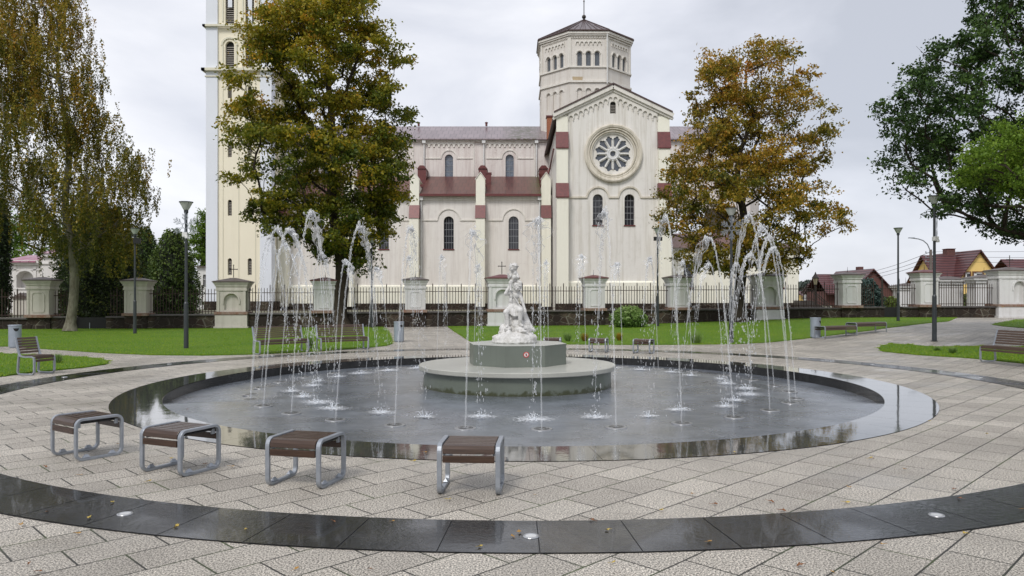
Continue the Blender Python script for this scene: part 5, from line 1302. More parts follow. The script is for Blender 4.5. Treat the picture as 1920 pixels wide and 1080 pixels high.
for a, lab in ((17, 'backless stool beyond the pool, the left one of the pair right of the pedestal'), (26.4, 'backless stool beyond the pool, the right one of the pair right of the pedestal'), (7.3, 'backless stool beyond the pool mostly hidden behind the octagonal pedestal')):
    x, y, _ = polar_pt(8.35, a); dup(S0, (x, y, 0), R(180-a), lab)
def bench(w, lab, loc, rz, group='slatted seats with backrests'):
    """faces local -Y"""
    t = thing('slatted_bench' if w > 1 else 'park_chair', lab, 'bench' if w > 1 else 'chair', loc, rz, group)
    prof = [(.27, .80), (.21, .58), (.165, .44), (.13, .40), (.02, .385), (-.16, .39), (-.225, .37), (-.235, .30), (-.235, .07), (-.20, .02), (.17, .02), (.205, .06), (.19, .26), (.165, .44)]
    for s in (-1, 1):
        x = s*w/2; f = MB(); flatloop(f, prof, x-.024, x+.024, .03, False); part('side_frame', f, 'alu', t, bev=.006)
    b = MB(); L = w-.05
    for k in range(6): b.cbox((0, -.19+.062*k, .405), L, .048, .024)
    b.cbox((0, -.245, .375), L, .022, .058); b.cbox((0, -.243, .308), L, .02, .05)
    part('seat', b, 'wood_dry', t, bev=.004)
    b = MB()
    for k in range(6):
        z = .48+.058*k; y = .165+(z-.44)*.28; q = MB(); q.cbox((0, 0, 0), L, .022, .046)
        b.add([(vx, y+vy-vz*-.28, z+vz) for vx, vy, vz in q.v], q.f)
    part('backrest', b, 'wood_dry', t, bev=.004)
    return t
def face_pool(x, y): return math.atan2(PC[1]-y, PC[0]-x)+pi/2
bx_, by_ = -6.85, 22.15; B0 = bench(1.52, 'long slatted bench with backrest on the lawn edge, left of two beyond the pool', (bx_, by_, gz(bx_, by_)), face_pool(bx_, by_))
dup(B0, (-5.32, 23.45, gz(-5.32, 23.45)), face_pool(-5.32, 23.45), 'long slatted bench with backrest, right of two beyond the pool, near the maple trunk')
dup(B0, (12.05, 17.9, gz(12.05, 17.9)+.03), face_pool(12.05, 17.9)-R(4), 'long slatted bench at the right edge on the oval lawn')
bench(.50, 'single slatted seat with backrest at the left edge beside the small lawn', (-10.27, 16.1, 0), R(75), None)
Lg = stool_mesh(1.75, 'wood_dry', 'long backless bench right of the grey bin, the nearer of two end to end', 'backless_bench', (11.95, 27.55, gz(11.95, 27.55)), R(29), 'long backless benches by the paths')
dup(Lg, (13.50, 28.45, gz(13.5, 28.45)), R(29), 'long backless bench by the right path, the farther of two end to end')
dup(Lg, (-17.75, 24.2, 0), R(-6), 'backless bench cut by the left edge beside the grey bin')
def bin_(lab, px, py):
    X, Y = gp(px, py); t = thing('litter_bin', lab, 'litter bin', (X, Y, gz(X, Y)), R(10), 'grey litter bins')
    b = MB(); b.add([], []); b.lathe([(.155, 0), (.155, .03), (.18, .04), (.185, .72), (.18, .725)], 28); part('body', b, 'bin', t)
    b = MB(); b.lathe([(.195, .715), (.195, .74), (.19, .75), (.02, .755)], 28); part('lid', b, 'bin', t)
    b = MB(); pts = [(.186*math.sin(a), -.186*math.cos(a)) for a in np.linspace(R(8), R(62), 8)]
    b.add([(x, y, .64) for x, y in pts]+[(x, y, .64-.10*math.sin(pi*(i/7))**.6) for i, (x, y) in enumerate(pts)], [(i, i+1, 9+i, 8+i) for i in range(7)]); part('opening', b, 'black', t, recalc=False)
    return t
bin_('grey cylindrical litter bin at the left edge of the lawn', 28, 652); bin_('grey litter bin beside the paved path left of the statue', 748, 641); bin_('grey litter bin at the left end of the two long backless benches', 1529, 632)
def lamp(lab, px, Y, ptop, snow=0, box=0, thick=1):
    X = PX(px, Y); g = gz(X, Y); H_ = PZ(ptop, Y)-g
    t = thing('street_lamp', lab, 'street lamp', (X, Y, g), 0, 'dark street lamps with cone heads')
    p = MB(); p.tube([(0, 0, 0), (0, 0, .02), (0, 0, .02), (0, 0, H_*.31), (0, 0, H_*.32), (0, 0, H_-.36)], [.11, .11, .075*thick, .07*thick, .048*thick, .040*thick], 12); part('pole', p, 'lamp_pole', t, smooth=False)
    p = MB(); p.lathe([(.045, H_-.38), (.065, H_-.36), (.07, H_-.27), (.05, H_-.26)], 12)
    part('collar', p, 'lamp_pole', t)
    p = MB(); p.lathe([(.05, H_-.27), (.08, H_-.26), (.20, H_-.03), (.19, H_-.028), (.06, H_-.24)], 20); part('lamp_shade', p, 'lamp_glass', t)
    p = MB(); p.lathe([(.02, H_+.005), (.215, H_-.005), (.215, H_-.03), (.02, H_-.025)], 20); q = part('lamp_cap', p, 'lamp_pole', t)
    p = MB()
    for k in range(4): a = pi/4+k*pi/2; p.tube([(.06*math.cos(a), .06*math.sin(a), H_-.26), (.2*math.cos(a), .2*math.sin(a), H_-.02)], .009, 4)
    part('ribs', p, 'lamp_pole', q)
    if snow:
        s = MB(); c = Vector((0, -.07, H_-snow)); 
        rot = (lambda x: Vector((x, 0))) 
        for k in range(6):
            a = R(60*k+30); u = Vector((math.cos(a)*(1 if snow < 1.2 or True else .3), 0, math.sin(a))); v = Vector((-math.sin(a), 0, math.cos(a)))
            for o_ in (-.018, .018): s.tube([c+u*.08+v*o_, c+u*.40+v*o_], .009, 4)
            s.tube([c+u*.40+v*.018, c+u*.43, c+u*.40-v*.018], .009, 4)
            for d_, l_ in ((.18, .10), (.28, .09)):
                for sg in (-1, 1):
                    e_ = c+u*(d_+l_*.8)+v*l_*sg
                    s.tube([c+u*d_+v*.018*sg, e_], .009, 4); s.tube([c+u*(d_+.04)+v*.018*sg, e_+u*.03], .009, 4)
            b_ = c+u*.08; s.tube([b_-v*.05, b_+v*.05], .009, 4)
        o = part('snowflake_ornament', s, 'alu', t)
        if snow > 1.05:
            o.rotation_euler = (0, 0, R(62))
    if box:
        b = MB(); b.cbox((0.0, -.06, H_-box), .16, .14, .14); b.cbox((.06, -.09, H_-box-.08), .08, .1, .08); part('sensor_box', b, 'white', t, bev=.01)
    return t
lamp('dark lamp post with a wire snowflake on the left lawn, tallest at the left', 349, 23.8, 378, .78, 1.06)
lamp('dark lamp post between the birch and the dark shrubs, with a floodlight box', 253, 33.5, 428, 0, 0)
lamp('slim lamp post standing in front of the church aisle beside the left maple', 697, 39.2, 446, 0, 0)
lamp('lamp post in front of the transept corner with two small black boxes', 1233, 38.6, 428, 0, 0)
lamp('lamp post with snowflake just left of the right maple trunk behind the water jets', 1371, 26.3, 390, .72, 0)
lamp('slim lamp post standing alone against the sky left of the yellow house', 1684, 36.8, 427, 0, 0)
lamp('nearest tall lamp post at the right with edge-on snowflake and white box', 1752, 24.6, 367, 1.08, 1.42)
for px, Y, pt_, cat_, lab in ((253, 33.5, 452, 'floodlight', 'black floodlight clamped on the lamp post between birch and shrubs'), (1233, 38.6, 448, 'loudspeaker', 'pair of small black boxes on the slim lamp post before the transept')):
    X = PX(px, Y); z = PZ(pt_, Y); b = MB(); b.cbox((.14 if px < 400 else 0, -.09, 0), .3 if px < 400 else .42, .16, .24 if px < 400 else .2, .3); b.cbox((0, 0, 0), .12, .12, .08)
    o = part(cat_, b, 'black', None); o.location = (X, Y, z); tag(o, lab, cat_)
# old style lantern, street light and wires beyond the fence
Yl = 50; X = PX(1529, Yl); t = thing('old_lantern', 'old fashioned black lantern on a post right of the church wing', 'lantern', (X, Yl, ZC)); z = PZ(510, Yl)-ZC
b = MB(); b.lathe([(.09, 0), (.09, .5), (.05, .6), (.05, z-.95), (.09, z-.9), (.04, z-.85)], 10); part('post', b, 'dark_metal', t)
b = MB(); b.lathe([(.10, z-.85), (.20, z-.40), (.18, z-.40)], 6); part('lantern_glass', b, 'lamp_glass_y', t)
b = MB(); b.lathe([(.24, z-.42), (.24, z-.38), (.08, z-.16), (.05, z-.08), (.02, z)], 6)
for k in range(6): a = pi/3*k; b.tube([(.10*math.cos(a), .1*math.sin(a), z-.86), (.21*math.cos(a), .21*math.sin(a), z-.39)], .014, 4)
part('lantern_cap', b, 'dark_metal', t)
Yl = 70; X = PX(1745, Yl); t = thing('road_lamp', 'grey pole with a curved arm street light left of the yellow house roof', 'street lamp', (X, Yl, 0))
zt = PZ(468, Yl); b = MB(); b.tube([(.05, 0, 0), (0, 0, zt)], [.16, .12], 8); part('pole', b, 'wood_pole', t)
b = MB(); b.tube([(0, 0, zt-.6)]+[(PX(x, Yl)-X, 0, PZ(y, Yl)) for x, y in ((1743, 467), (1739, 458), (1731, 451), (1722, 448), (1712, 446.5), (1707, 446))], .05, 6); part('arm', b, 'alu', t)
b = MB(); b.cbox((PX(1709, Yl)-X, 0, PZ(446, Yl)), .55, .2, .08); part('lamp_head', b, 'alu', t, bev=.02)
b = MB()
for z in (zt-.3, zt-.75, zt-1.15):
    b.tube([(-.5, 0, z), (.5, 0, z)], .03, 5)
    for x in (-.45, .45): b.lathe([(.03, 0), (.05, .05), (.05, .12), (.02, .16)], 6, (x, 0, z))
part('insulator_arms', b, 'alu', t)
Yq = 120; X2 = PX(1545, Yq); t2 = thing('utility_pole', 'distant utility pole with insulators beyond the low white house', 'pole', (X2, Yq, 0)); z2 = PZ(514, Yq)
b = MB(); b.tube([(0, 0, 0), (0, 0, z2)], .16, 6); part('pole', b, 'wood_pole', t2)
b = MB()
for z in (z2-.2, z2-.8): b.tube([(-.9, 0, z), (.9, 0, z)], .07, 4)
part('insulator_arms', b, 'dark_metal', t2)
for i, (z, zz) in enumerate(((zt-.2, z2-.1), (zt-.65, z2-.5), (zt-1.05, z2-.9))):
    w = MB(); A_ = Vector((X, Yl, z)); B_ = Vector((X2, Yq, zz)); C_ = Vector((X+38, Yl-2, z+1.2-i*.5))
    w.tube([A_.lerp(B_, k/14)-Vector((0, 0, 4*.9*(k/14)*(1-k/14))) for k in range(15)], .022, 4, False); w.tube([A_.lerp(C_, k/10)-Vector((0, 0, 4*.4*(k/10)*(1-k/10))) for k in range(11)], .018, 4, False)
    o = part('power_line', w, 'dark_metal'); tag(o, ('uppermost', 'middle', 'lowest')[i]+' of the thin overhead wires crossing the sky at the right', 'wire', 'overhead wires')
# parked car seen through the railing
Yc = 66; X = PX(1757, Yc); t = thing('parked_car', 'small white car mostly hidden behind the railing below the yellow house', 'car', (X, Yc, ZC), R(20))
b = MB(); pr_ = [(-1.9, .35), (-1.95, .75), (-1.2, .9), (-.7, 1.38), (.75, 1.42), (1.5, .95), (1.95, .85), (1.95, .35)]
b.add([(x, y, z) for y in (-.8, .8) for x, z in pr_], [tuple(range(8)), tuple(range(15, 7, -1))]+[(i, (i+1) % 8, 8+(i+1) % 8, 8+i) for i in range(8)]); part('body', b, 'white', t, bev=.05)
for x in (-1.2, 1.2):
    for y in (-.76, .76):
        q = MB(); q.tube([(x, y-.09, .32), (x, y+.09, .32)], .32, 16); part('wheel', q, 'black', t)
for y in (-.803, .803):
    q = MB(); q.add([(-1.0, y, .93), (1.25, y, .93), (.68, y, 1.32), (-.62, y, 1.3)], [(0, 1, 2, 3)]); part('side_window', q, 'glass', t)
# outside stair rail by the church wing
Yw = 62; t = thing('stair_railing', 'black iron stair railing sloping down at the right end of the church wing', 'railing', (PX(1500, Yw), Yw, ZC)); b = MB(); zr = PZ(541, Yw)-ZC
for k in range(14):
    x = .25+k*.17; d_ = 0 if x < .9 else (x-.9)*.85; b.tube([(x, 0, 0), (x, 0, max(.3, zr-d_))], .02, 4)
for o_ in (0, .2, .8): b.tube([(.1, 0, zr-o_), (.9, 0, zr-o_), (2.6, 0, max(.25, zr-1.45-o_))], .035, 4)
part('balusters', b, 'dark_metal', t); b = MB(); b.box(0, 1.0, .05, 1.4, 0, zr-1.0); b.add([(1.0, .05, 0), (2.7, .05, 0), (1.0, .05, zr-1.0), (1.0, 1.4, 0), (2.7, 1.4, 0), (1.0, 1.4, zr-1.0)], [(0, 1, 2), (3, 5, 4), (1, 4, 5, 2)]); part('stair_block', b, 'coping', t)
# round recessed lights in the granite band
l0 = None
for k in range(19):
    a = 180+.3+k*360/19; x, y, _ = polar_pt(9.46, a)
    if l0 is None:
        l0 = thing('ground_light', 'x', 'ground light', (x, y, .008), 0, 'round steel lights sunk in the granite band')
        b = MB(); b.lathe([(.040, .001), (.043, .005), (.055, .005), (.057, 0)], 28, caps=False); part('steel_ring', b, 'steel', l0, smooth=True)
        b = MB(); b.lathe([(.001, .003), (.040, .003)], 24, caps=False); part('lens', b, 'lens', l0); o = l0
    else: o = dup(l0, (x, y, .008))
    side = (a-180+180) % 360-180
    j = round(abs(side)/(360/19))
    o['label'] = 'round ground light in the granite band straight in front of the camera' if j == 0 else f'round ground light in the granite band, {ORD[j-1]} to the '+('left' if side > 0 else 'right')+' of the middle one'


# ------------------------------------------------------------------ fountain pedestal and statue
PD = (.10, 14.6)
t = thing('fountain_pedestal', 'grey green round plinth carrying an octagonal block in the middle of the pool', 'pedestal', (PD[0], PD[1], 0))
b = MB(); b.lathe([(1.82, -.08), (1.82, .275)], 96, caps=False); part('drum', b, 'plinth_green', t, smooth=True)
b = MB(); b.lathe([(1.80, .272), (1.90, .272), (1.91, .285), (1.91, .350), (1.895, .362), (.02, .372)], 96, caps=False); part('round_slab', b, 'plinth_top', t)
b = MB(); b.lathe([(.97, .368), (.97, .755)], 8, a0=R(-90-13.5), caps=False); ob = part('octagonal_block', b, 'octagon', t)
b = MB(); b.lathe([(.965, .756), (.975, .758), (.975, .765), (.02, .775)], 8, a0=R(-90-13.5), caps=False); part('block_top', b, 'octagon_top', ob)
# round warning sign stuck on the front face
fa0 = R(-90-13.5+22.5); ap_ = .97*math.cos(R(22.5)); n = Vector((math.cos(fa0), math.sin(fa0), 0)); tt = Vector((-n.y, n.x, 0)); c = n*(ap_+.004)+tt*(.02)+Vector((0, 0, .60))
def disc(r, off, k=28, cc=(0, 0)): return [c+n*off+tt*(cc[0]+r*math.cos(2*pi*i/k))+Vector((0, 0, cc[1]+r*math.sin(2*pi*i/k))) for i in range(k)]
sg = thing('warning_sign', 'small round red ringed prohibition sticker on the octagonal pedestal', 'sign', tuple(Vector((PD[0], PD[1], 0))+c))
def sp_(nm, mb, mat): mb.v = [tuple(Vector(v)-c) for v in mb.v]; return part(nm, mb, mat, sg)
b = MB(); a1, a2 = disc(.052, 0), disc(.052, .003); b.add(a1+a2, [(i, (i+1) % 28, 28+(i+1) % 28, 28+i) for i in range(28)]+[tuple(range(28, 56))]); sp_('red_disc', b, 'sign_red')
b = MB(); b.add(disc(.038, .0045), [tuple(range(28))]); sp_('white_disc', b, 'white')
b = MB()
def q4(pts): b.add([c+n*.006+tt*x+Vector((0, 0, z)) for x, z in pts], [(0, 1, 2, 3)])
b.add(disc(.007, .006, 10, (0, .021)), [tuple(range(10))]); q4([(-.009, -.004), (.009, -.004), (.009, .013), (-.009, .013)]); q4([(-.009, -.028), (-.002, -.028), (-.001, -.004), (-.009, -.004)]); q4([(.002, -.028), (.009, -.028), (.009, -.004), (.001, -.004)])
q4([(-.018, -.002), (-.014, -.004), (-.008, .012), (-.010, .013)]); q4([(.014, -.004), (.018, -.002), (.010, .013), (.008, .012)]); sp_('figure_symbol', b, 'black')
b = MB(); q4([(-.029, .023), (-.024, .029), (.029, -.023), (.024, -.029)]); b.v = [tuple(Vector(v)+n*.001) for v in b.v]; sp_('red_bar', b, 'sign_red')

st = thing('fountain_statue', 'white stone statue of a seated boy carrying a small child on his shoulders', 'statue', (.05, 14.55, .768))
def cap(mb, a, b, ra, rb, n=12):
    a, b = Vector(a), Vector(b); mb.ico(a, ra, 2); mb.ico(b, rb, 2); m = 5
    mb.tube([a.lerp(b, k/m) for k in range(m+1)], [ra+(rb-ra)*k/m for k in range(m+1)], n)
def ell(mb, c, sx, sy, sz, rot=None):
    vs, fs = ICO[3]; Rm = Matrix.Rotation(R(rot[1]), 3, rot[0]) if rot else Matrix.Identity(3)
    mb.add([tuple(Vector(c)+Rm@Vector((v[0]*sx, v[1]*sy, v[2]*sz))) for v in vs], fs)
fg = MB()
def head(c, r, yaw, pitch=0, curls=14, seed=0):
    Rm = Matrix.Rotation(yaw, 3, 'Z')@Matrix.Rotation(pitch, 3, 'X'); rg = random.Random(seed); c = Vector(c)
    P = lambda x, y, z: tuple(c+Rm@Vector((x*r, y*r, z*r)))
    def e(x, y, z, sx, sy, sz):
        vs, fs = ICO[2]; fg.add([tuple(c+Rm@(Vector((x+v[0]*sx, y+v[1]*sy, z+v[2]*sz))*r)) for v in vs], fs)
    e(0, .05, .1, .84, .98, .92); e(0, -.28, -.38, .62, .60, .58); e(0, -.62, -.66, .24, .22, .20)      # skull, jaw, chin (face looks to -y)
    e(0, -.98, -.18, .13, .20, .20); e(0, -.88, .02, .10, .12, .22)                                       # nose
    for s in (-1, 1):
        e(s*.42, -.62, -.28, .30, .28, .28); e(s*.34, -.84, .16, .26, .12, .08); e(s*.33, -.78, .0, .14, .12, .09); e(s*.84, .08, -.10, .10, .18, .24)  # cheek, brow, eye, ear
    e(0, -.86, -.42, .22, .12, .06); e(0, -.83, -.52, .18, .12, .06)                                      # lips
    for k in range(curls):
        a = rg.uniform(0, 2*pi); z = rg.uniform(.1, .95); q = math.sqrt(max(0, 1-z*z)); x, y = q*math.cos(a), q*math.sin(a)
        if y < -.55 and z < .45: continue
        e(x*.84, y*.95+.05, z*.9+.08, .26, .26, .20)
    cap(fg, P(0, .1, -.5), P(0, .2, -1.15), r*.52, r*.60)
# --- seated boy: torso, hips, legs, arms
ell(fg, (-.02, .03, .72), .115, .10, .085); ell(fg, (-.015, .02, .82), .098, .082, .10); ell(fg, (.0, .01, .92), .108, .085, .085)
cap(fg, (-.075, .01, .975), (.085, .0, .965), .045, .045)
head((.045, -.055, 1.085), .083, R(38), R(24), 26, 3)
cap(fg, (-.07, -.02, .68), (-.165, -.17, .60), .066, .056); cap(fg, (-.165, -.17, .60), (-.125, -.15, .36), .052, .034); cap(fg, (-.125, -.15, .345), (-.15, -.24, .32), .030, .024)
cap(fg, (.03, -.03, .68), (.115, -.20, .635), .068, .058); cap(fg, (.115, -.20, .635), (.105, -.16, .38), .053, .034); cap(fg, (.105, -.16, .365), (.15, -.24, .345), .030, .024)
cap(fg, (-.10, .0, .97), (-.175, -.06, .955), .043, .036); cap(fg, (-.175, -.06, .955), (-.085, -.06, 1.13), .036, .024); ell(fg, (-.07, -.07, 1.16), .032, .028, .035)
for k in range(4): cap(fg, (-.075+.014*k-.02, -.09, 1.16), (-.062+.014*k-.02, -.10, 1.20+.006*(k % 3)), .009, .008, 6)
cap(fg, (.10, .0, .955), (.15, -.04, .80), .042, .034); cap(fg, (.15, -.04, .80), (.195, -.08, .665), .033, .023); ell(fg, (.20, -.09, .645), .028, .026, .034)
for k in range(4): cap(fg, (.188+.011*k, -.11, .64), (.190+.012*k, -.115, .598), .009, .007, 6)
# --- small child on his shoulders
ell(fg, (.0, .04, 1.215), .080, .072, .055); ell(fg, (-.005, .03, 1.29), .070, .060, .075); cap(fg, (-.05, .02, 1.345), (.04, .02, 1.345), .030, .030)
head((-.02, .0, 1.462), .088, R(-62), R(6), 24, 8)
cap(fg, (-.05, .0, 1.21), (-.085, -.075, 1.17), .040, .034); cap(fg, (-.085, -.075, 1.17), (-.075, -.085, 1.05), .032, .022); ell(fg, (-.075, -.11, 1.03), .022, .035, .018)
cap(fg, (.06, .0, 1.21), (.115, -.06, 1.16), .040, .034); cap(fg, (.115, -.06, 1.16), (.125, -.06, 1.04), .030, .022); ell(fg, (.128, -.085, 1.02), .020, .034, .018)
cap(fg, (-.06, .01, 1.335), (-.115, -.04, 1.26), .026, .022); cap(fg, (-.115, -.04, 1.26), (-.125, -.07, 1.33), .020, .016); ell(fg, (-.125, -.075, 1.35), .019, .018, .022)
cap(fg, (.05, .01, 1.335), (.075, -.05, 1.27), .027, .022); cap(fg, (.075, -.05, 1.27), (.01, -.085, 1.28), .021, .017); ell(fg, (-.005, -.075, 1.275), .042, .036, .042)   # arm holding a small ball
# --- cloth across the lap and falling behind to the right
for k in range(9):
    f = k/8; cap(fg, (-.13+.26*f, -.10-.05*math.sin(pi*f), .665+.02*math.sin(f*9)), (-.12+.26*f, -.17+.03*math.cos(f*7), .60-.07*math.sin(pi*f)), .026, .018, 8)
for k in range(6):
    o_ = k*.026; cap(fg, (.10+o_*.6, .03, .72-o_*.6), (.185+o_*.9, .0+.02*(k % 2), .50-o_), .028, .026, 8); cap(fg, (.185+o_*.9, .02*(k % 2), .50-o_), (.25+o_*.9, -.02, .33-o_*.6), .026, .030, 8)
cap(fg, (-.05, -.075, .955), (.12, -.10, .70), .013, .013, 8); cap(fg, (-.045, -.072, .975), (-.06, -.08, .80), .012, .010, 8)
o = part('carved_figures', fg, 'marble', st, smooth=True, recalc=False)
m = o.modifiers.new('remesh', 'REMESH'); m.mode = 'VOXEL'; m.voxel_size = .0058; m.use_smooth_shade = True
m = o.modifiers.new('smooth', 'SMOOTH'); m.iterations = 1; m.factor = .35
rk = MB(); rg = random.Random(4)
for x, y, z, sx, sy, sz in ((0, 0, .07, .435, .36, .11), (-.2, -.12, .10, .22, .2, .10), (.22, -.1, .10, .22, .22, .10), (0, -.2, .12, .26, .16, .10), (-.08, .05, .22, .24, .22, .16), (.12, .03, .24, .22, .2, .17), (0, .06, .42, .17, .15, .22), (.06, -.06, .36, .12, .12, .14),
                        (-.11, -.04, .42, .09, .10, .18), (.0, -.02, .55, .11, .10, .12), (.20, .02, .32, .13, .12, .14), (-.21, .0, .27, .09, .10, .10), (.10, -.17, .27, .13, .10, .06), (-.13, -.19, .28, .08, .07, .05)):
    ell(rk, (x, y, z), sx, sy, sz, ('Y', rg.uniform(-14, 14)))
for k in range(46):
    a = rg.uniform(0, 2*pi); r_ = rg.uniform(.16, .41); z = .06+.30*(1-(r_/.42))*rg.uniform(.5, 1.2)+.03; ell(rk, (r_*math.cos(a)*1.0, r_*math.sin(a)*.85, z), rg.uniform(.03, .09), rg.uniform(.03, .08), rg.uniform(.02, .06), ('Y', rg.uniform(-40, 40)))
ell(rk, (-.10, -.30, .20), .075, .03, .065, ('X', -25)); ell(rk, (.16, -.27, .235), .09, .05, .022)
rk.lathe([(.43, 0), (.445, .03), (.42, .12), (.36, .16)], 22)
o = part('rock_base', rk, 'marble', st, smooth=True, recalc=False)
m = o.modifiers.new('remesh', 'REMESH'); m.mode = 'VOXEL'; m.voxel_size = .011; m.use_smooth_shade = True
tx_ = bpy.data.textures.new('chisel', 'CLOUDS'); tx_.noise_scale = .07; tx_.noise_depth = 3
m = o.modifiers.new('chisel', 'DISPLACE'); m.texture = tx_; m.strength = .035; m.mid_level = .5

# ------------------------------------------------------------------ water jets and their nozzles
RN = 5.02
def jet(seed, name='water_jet'):
    """origin at the nozzle, falls toward local +X"""
    rg = random.Random(seed); D_, H_ = 0.90+rg.uniform(-.15, .15), 2.72+rg.uniform(-.14, .10)
    pk = rg.uniform(.44, .52)
    def pos(u):
        x = D_*u; v = u/pk; z = H_*(1-(1-v)**2) if u < pk else H_*(1-((u-pk)/(1-pk))**2)
        return Vector((x, 0, z-.03))
    # time-like parameter: fast near the nozzle
    t = thing(name, 'x', 'water jet', (0, 0, 0), 0, 'arching jets of the fountain')
    a = MB(); n = 44; pts = []; rr = []; fc_ = rg.uniform(.55, .78)
    uf = lambda f: pk*(f*.6+.4*f*f)*.95
    for i in range(n+1):
        f = fc_*i/n; p = pos(uf(f)); k = .003+.010*f
        pts.append(p+Vector((rg.gauss(0, k*.4), rg.gauss(0, k*.4), 0))); rr.append(.0085+.003*f+(rg.uniform(0, .010) if i % 2 else 0)*f)
    a.tube(pts, rr, 6)
    f = fc_
    while f < 1:                                       # the stream breaks into strung beads
        p = pos(uf(f)); r = rg.uniform(.006, .013); a.ico(p+Vector((rg.gauss(0, .007), rg.gauss(0, .007), 0)), r, 1, .15, rg, (1, 1, rg.uniform(1.0, 3.0))); f += rg.uniform(.003, .011)
    for i in range(14):
        f = rg.uniform(.35, .97); p = pos(uf(f)); a.ico(p+Vector((rg.gauss(0, .02), rg.gauss(0, .02), 0)), rg.uniform(.004, .011), 0, .2, rg, (1, 1, rg.uniform(1, 2.2)))
    part('rising_stream', a, 'water', t, smooth=True, recalc=False)
    b = MB(); heavy = seed % 3
    for i in range(20+10*heavy):
        u = pk*rg.gauss(1.04, .07); u = min(max(u, pk*.90), pk*1.22); p = pos(u); b.ico(p+Vector((rg.gauss(0, .02), rg.gauss(0, .022), rg.gauss(0, .025))), rg.uniform(.008, .024), 1, .25, rg, (1, 1, rg.uniform(.8, 2.0)))
    us = np.linspace(pk*1.03, pk+(1-pk)*rg.uniform(.26, .50), 17)
    def sheet(off, wk):
        vs = []; w0 = rg.uniform(.018, .034)*wk; ph = rg.uniform(0, 6)
        for i, u in enumerate(us):
            f = i/16; w = w0*(.5+1.7*math.sin(pi*min(1, f*1.05))**.8)*(1+.45*math.sin(i*1.3+ph)); p = pos(u)
            for j in range(5):
                s_ = (j-2)/2; vs.append(p+Vector((off+.014*math.sin(i*1.3+j+ph), s_*w+.016*math.sin(i*.9+ph), rg.gauss(0, .010)+.02*math.sin(i+j*2))))
        fs = [(i*5+j, i*5+j+1, i*5+j+6, i*5+j+5) for i in range(16) for j in range(4) if rg.random() > .33]
        b.add(vs, fs)
        for e_ in (0, 2, 4): b.tube([vs[i*5+e_] for i in range(17)], [rg.uniform(.002, .008) for _ in range(17)], 4)
    sheet(0, 1+.5*heavy)
    for q in range(5):                                   # thin threads running down from the torn sheet
        u0 = rg.uniform(us[6], us[-1]); u1 = min(.97, u0+rg.uniform(.08, .3)); oy, ox = rg.gauss(0, .025), rg.gauss(0, .02)
        b.tube([pos(u0+(u1-u0)*j/9)+Vector((ox+rg.gauss(0, .003), oy+rg.gauss(0, .003), 0)) for j in range(10)], [rg.uniform(.002, .006) for _ in range(10)], 4)
    if heavy == 2: sheet(.02, 1.2)
    for i in range(34): u = rg.choice(list(us)); b.ico(pos(u)+Vector((rg.gauss(0, .02), rg.gauss(0, .03), rg.gauss(0, .05))), rg.uniform(.004, .013), 0, .2, rg, (1, 1, rg.uniform(1, 2.5)))
    for i in range(110):
        f = rg.random()**.8; u = us[-1]+(1-us[-1])*f; p = pos(u); b.ico(p+Vector((rg.gauss(0, .03+.02*f), rg.gauss(0, .02+.03*f), rg.gauss(0, .05))), rg.uniform(.003, .011), 0, .2, rg, (1, 1, rg.uniform(1.5, 4.0)))
    part('falling_water', b, 'water', t, smooth=True, recalc=False)
    s_ = MB()
    for i in range(34):
        an = rg.uniform(0, 2*pi); l = abs(rg.gauss(0, .11)); h = rg.random()**2*.12*math.exp(-l/.15); p = Vector((D_+l*math.cos(an), l*math.sin(an)*1.1, h+.012)); s_.ico(p, rg.uniform(.003, .009), 0, .2, rg, (1, 1, 1.3))
    for i in range(5):
        an = rg.uniform(0, 2*pi); l = rg.uniform(.02, .10); h = rg.uniform(.02, .09); p = Vector((D_, 0, 0)); c_, s2 = math.cos(an), math.sin(an)
        s_.tube([p+Vector((c_*l*.4, s2*l*.4, 0)), p+Vector((c_*l, s2*l, h)), p+Vector((c_*l*1.5, s2*l*1.5, h*.9))], [.004, .004, .002], 4)
    sp = part('splash', s_, 'foam_solid', t, smooth=True, recalc=False)
    fk = (.45, .65, .85)[heavy]
    nr, na = 7, 22; P = []; T = []
    V = [(D_+fk*r*math.cos(2*pi*k/na)*1.15, fk*r*math.sin(2*pi*k/na)*1.35, .009-.004*r) for r in [.44*i/nr for i in range(nr+1)] for k in range(na)]
    F_ = [(i*na+k, i*na+(k+1) % na, (i+1)*na+(k+1) % na, (i+1)*na+k) for i in range(nr) for k in range(na)]
    me = bpy.data.meshes.new('foam_patch'); me.from_pydata(V, [], F_); at = me.attributes.new('tint', 'FLOAT', 'POINT')
    at.data.foreach_set('value', np.repeat([1-i/nr for i in range(nr+1)], na).astype(np.float32)); me.materials.append(M['foam']); link('foam_patch', me, t)
    return t
protos = [jet(s) for s in (3, 8, 13, 22, 34, 41, 55)]
nz0 = thing('fountain_nozzle', 'x', 'nozzle', (0, 0, 0), 0, 'round steel nozzle plates in the pool floor')
b = MB(); b.lathe([(.012, .012), (.03, .014), (.20, .012), (.205, .009), (.21, .0)], 36, caps=False); part('cover_plate', b, 'nozzle', nz0)
b = MB()
for r in (.075, .105, .135):
    for k in range(3):
        a0, a1 = 2*pi*k/3+.2+r*5, 2*pi*(k+1)/3-.25+r*5; m = 9; ring = [a0+(a1-a0)*j/m for j in range(m+1)]
        b.add([((r-.007)*math.cos(q), (r-.007)*math.sin(q), .0152) for q in ring]+[((r+.007)*math.cos(q), (r+.007)*math.sin(q), .0152) for q in ring], [(j, j+1, m+2+j, m+1+j) for j in range(m)])
part('slots', b, 'black', nz0); b = MB(); b.lathe([(.018, .01), (.02, .03), (.012, .032)], 12); part('spout', b, 'steel', nz0)
fr_ = []
for k in range(32):
    a = 180-2.3-11.25*k; fr_.append((a % 360, k))
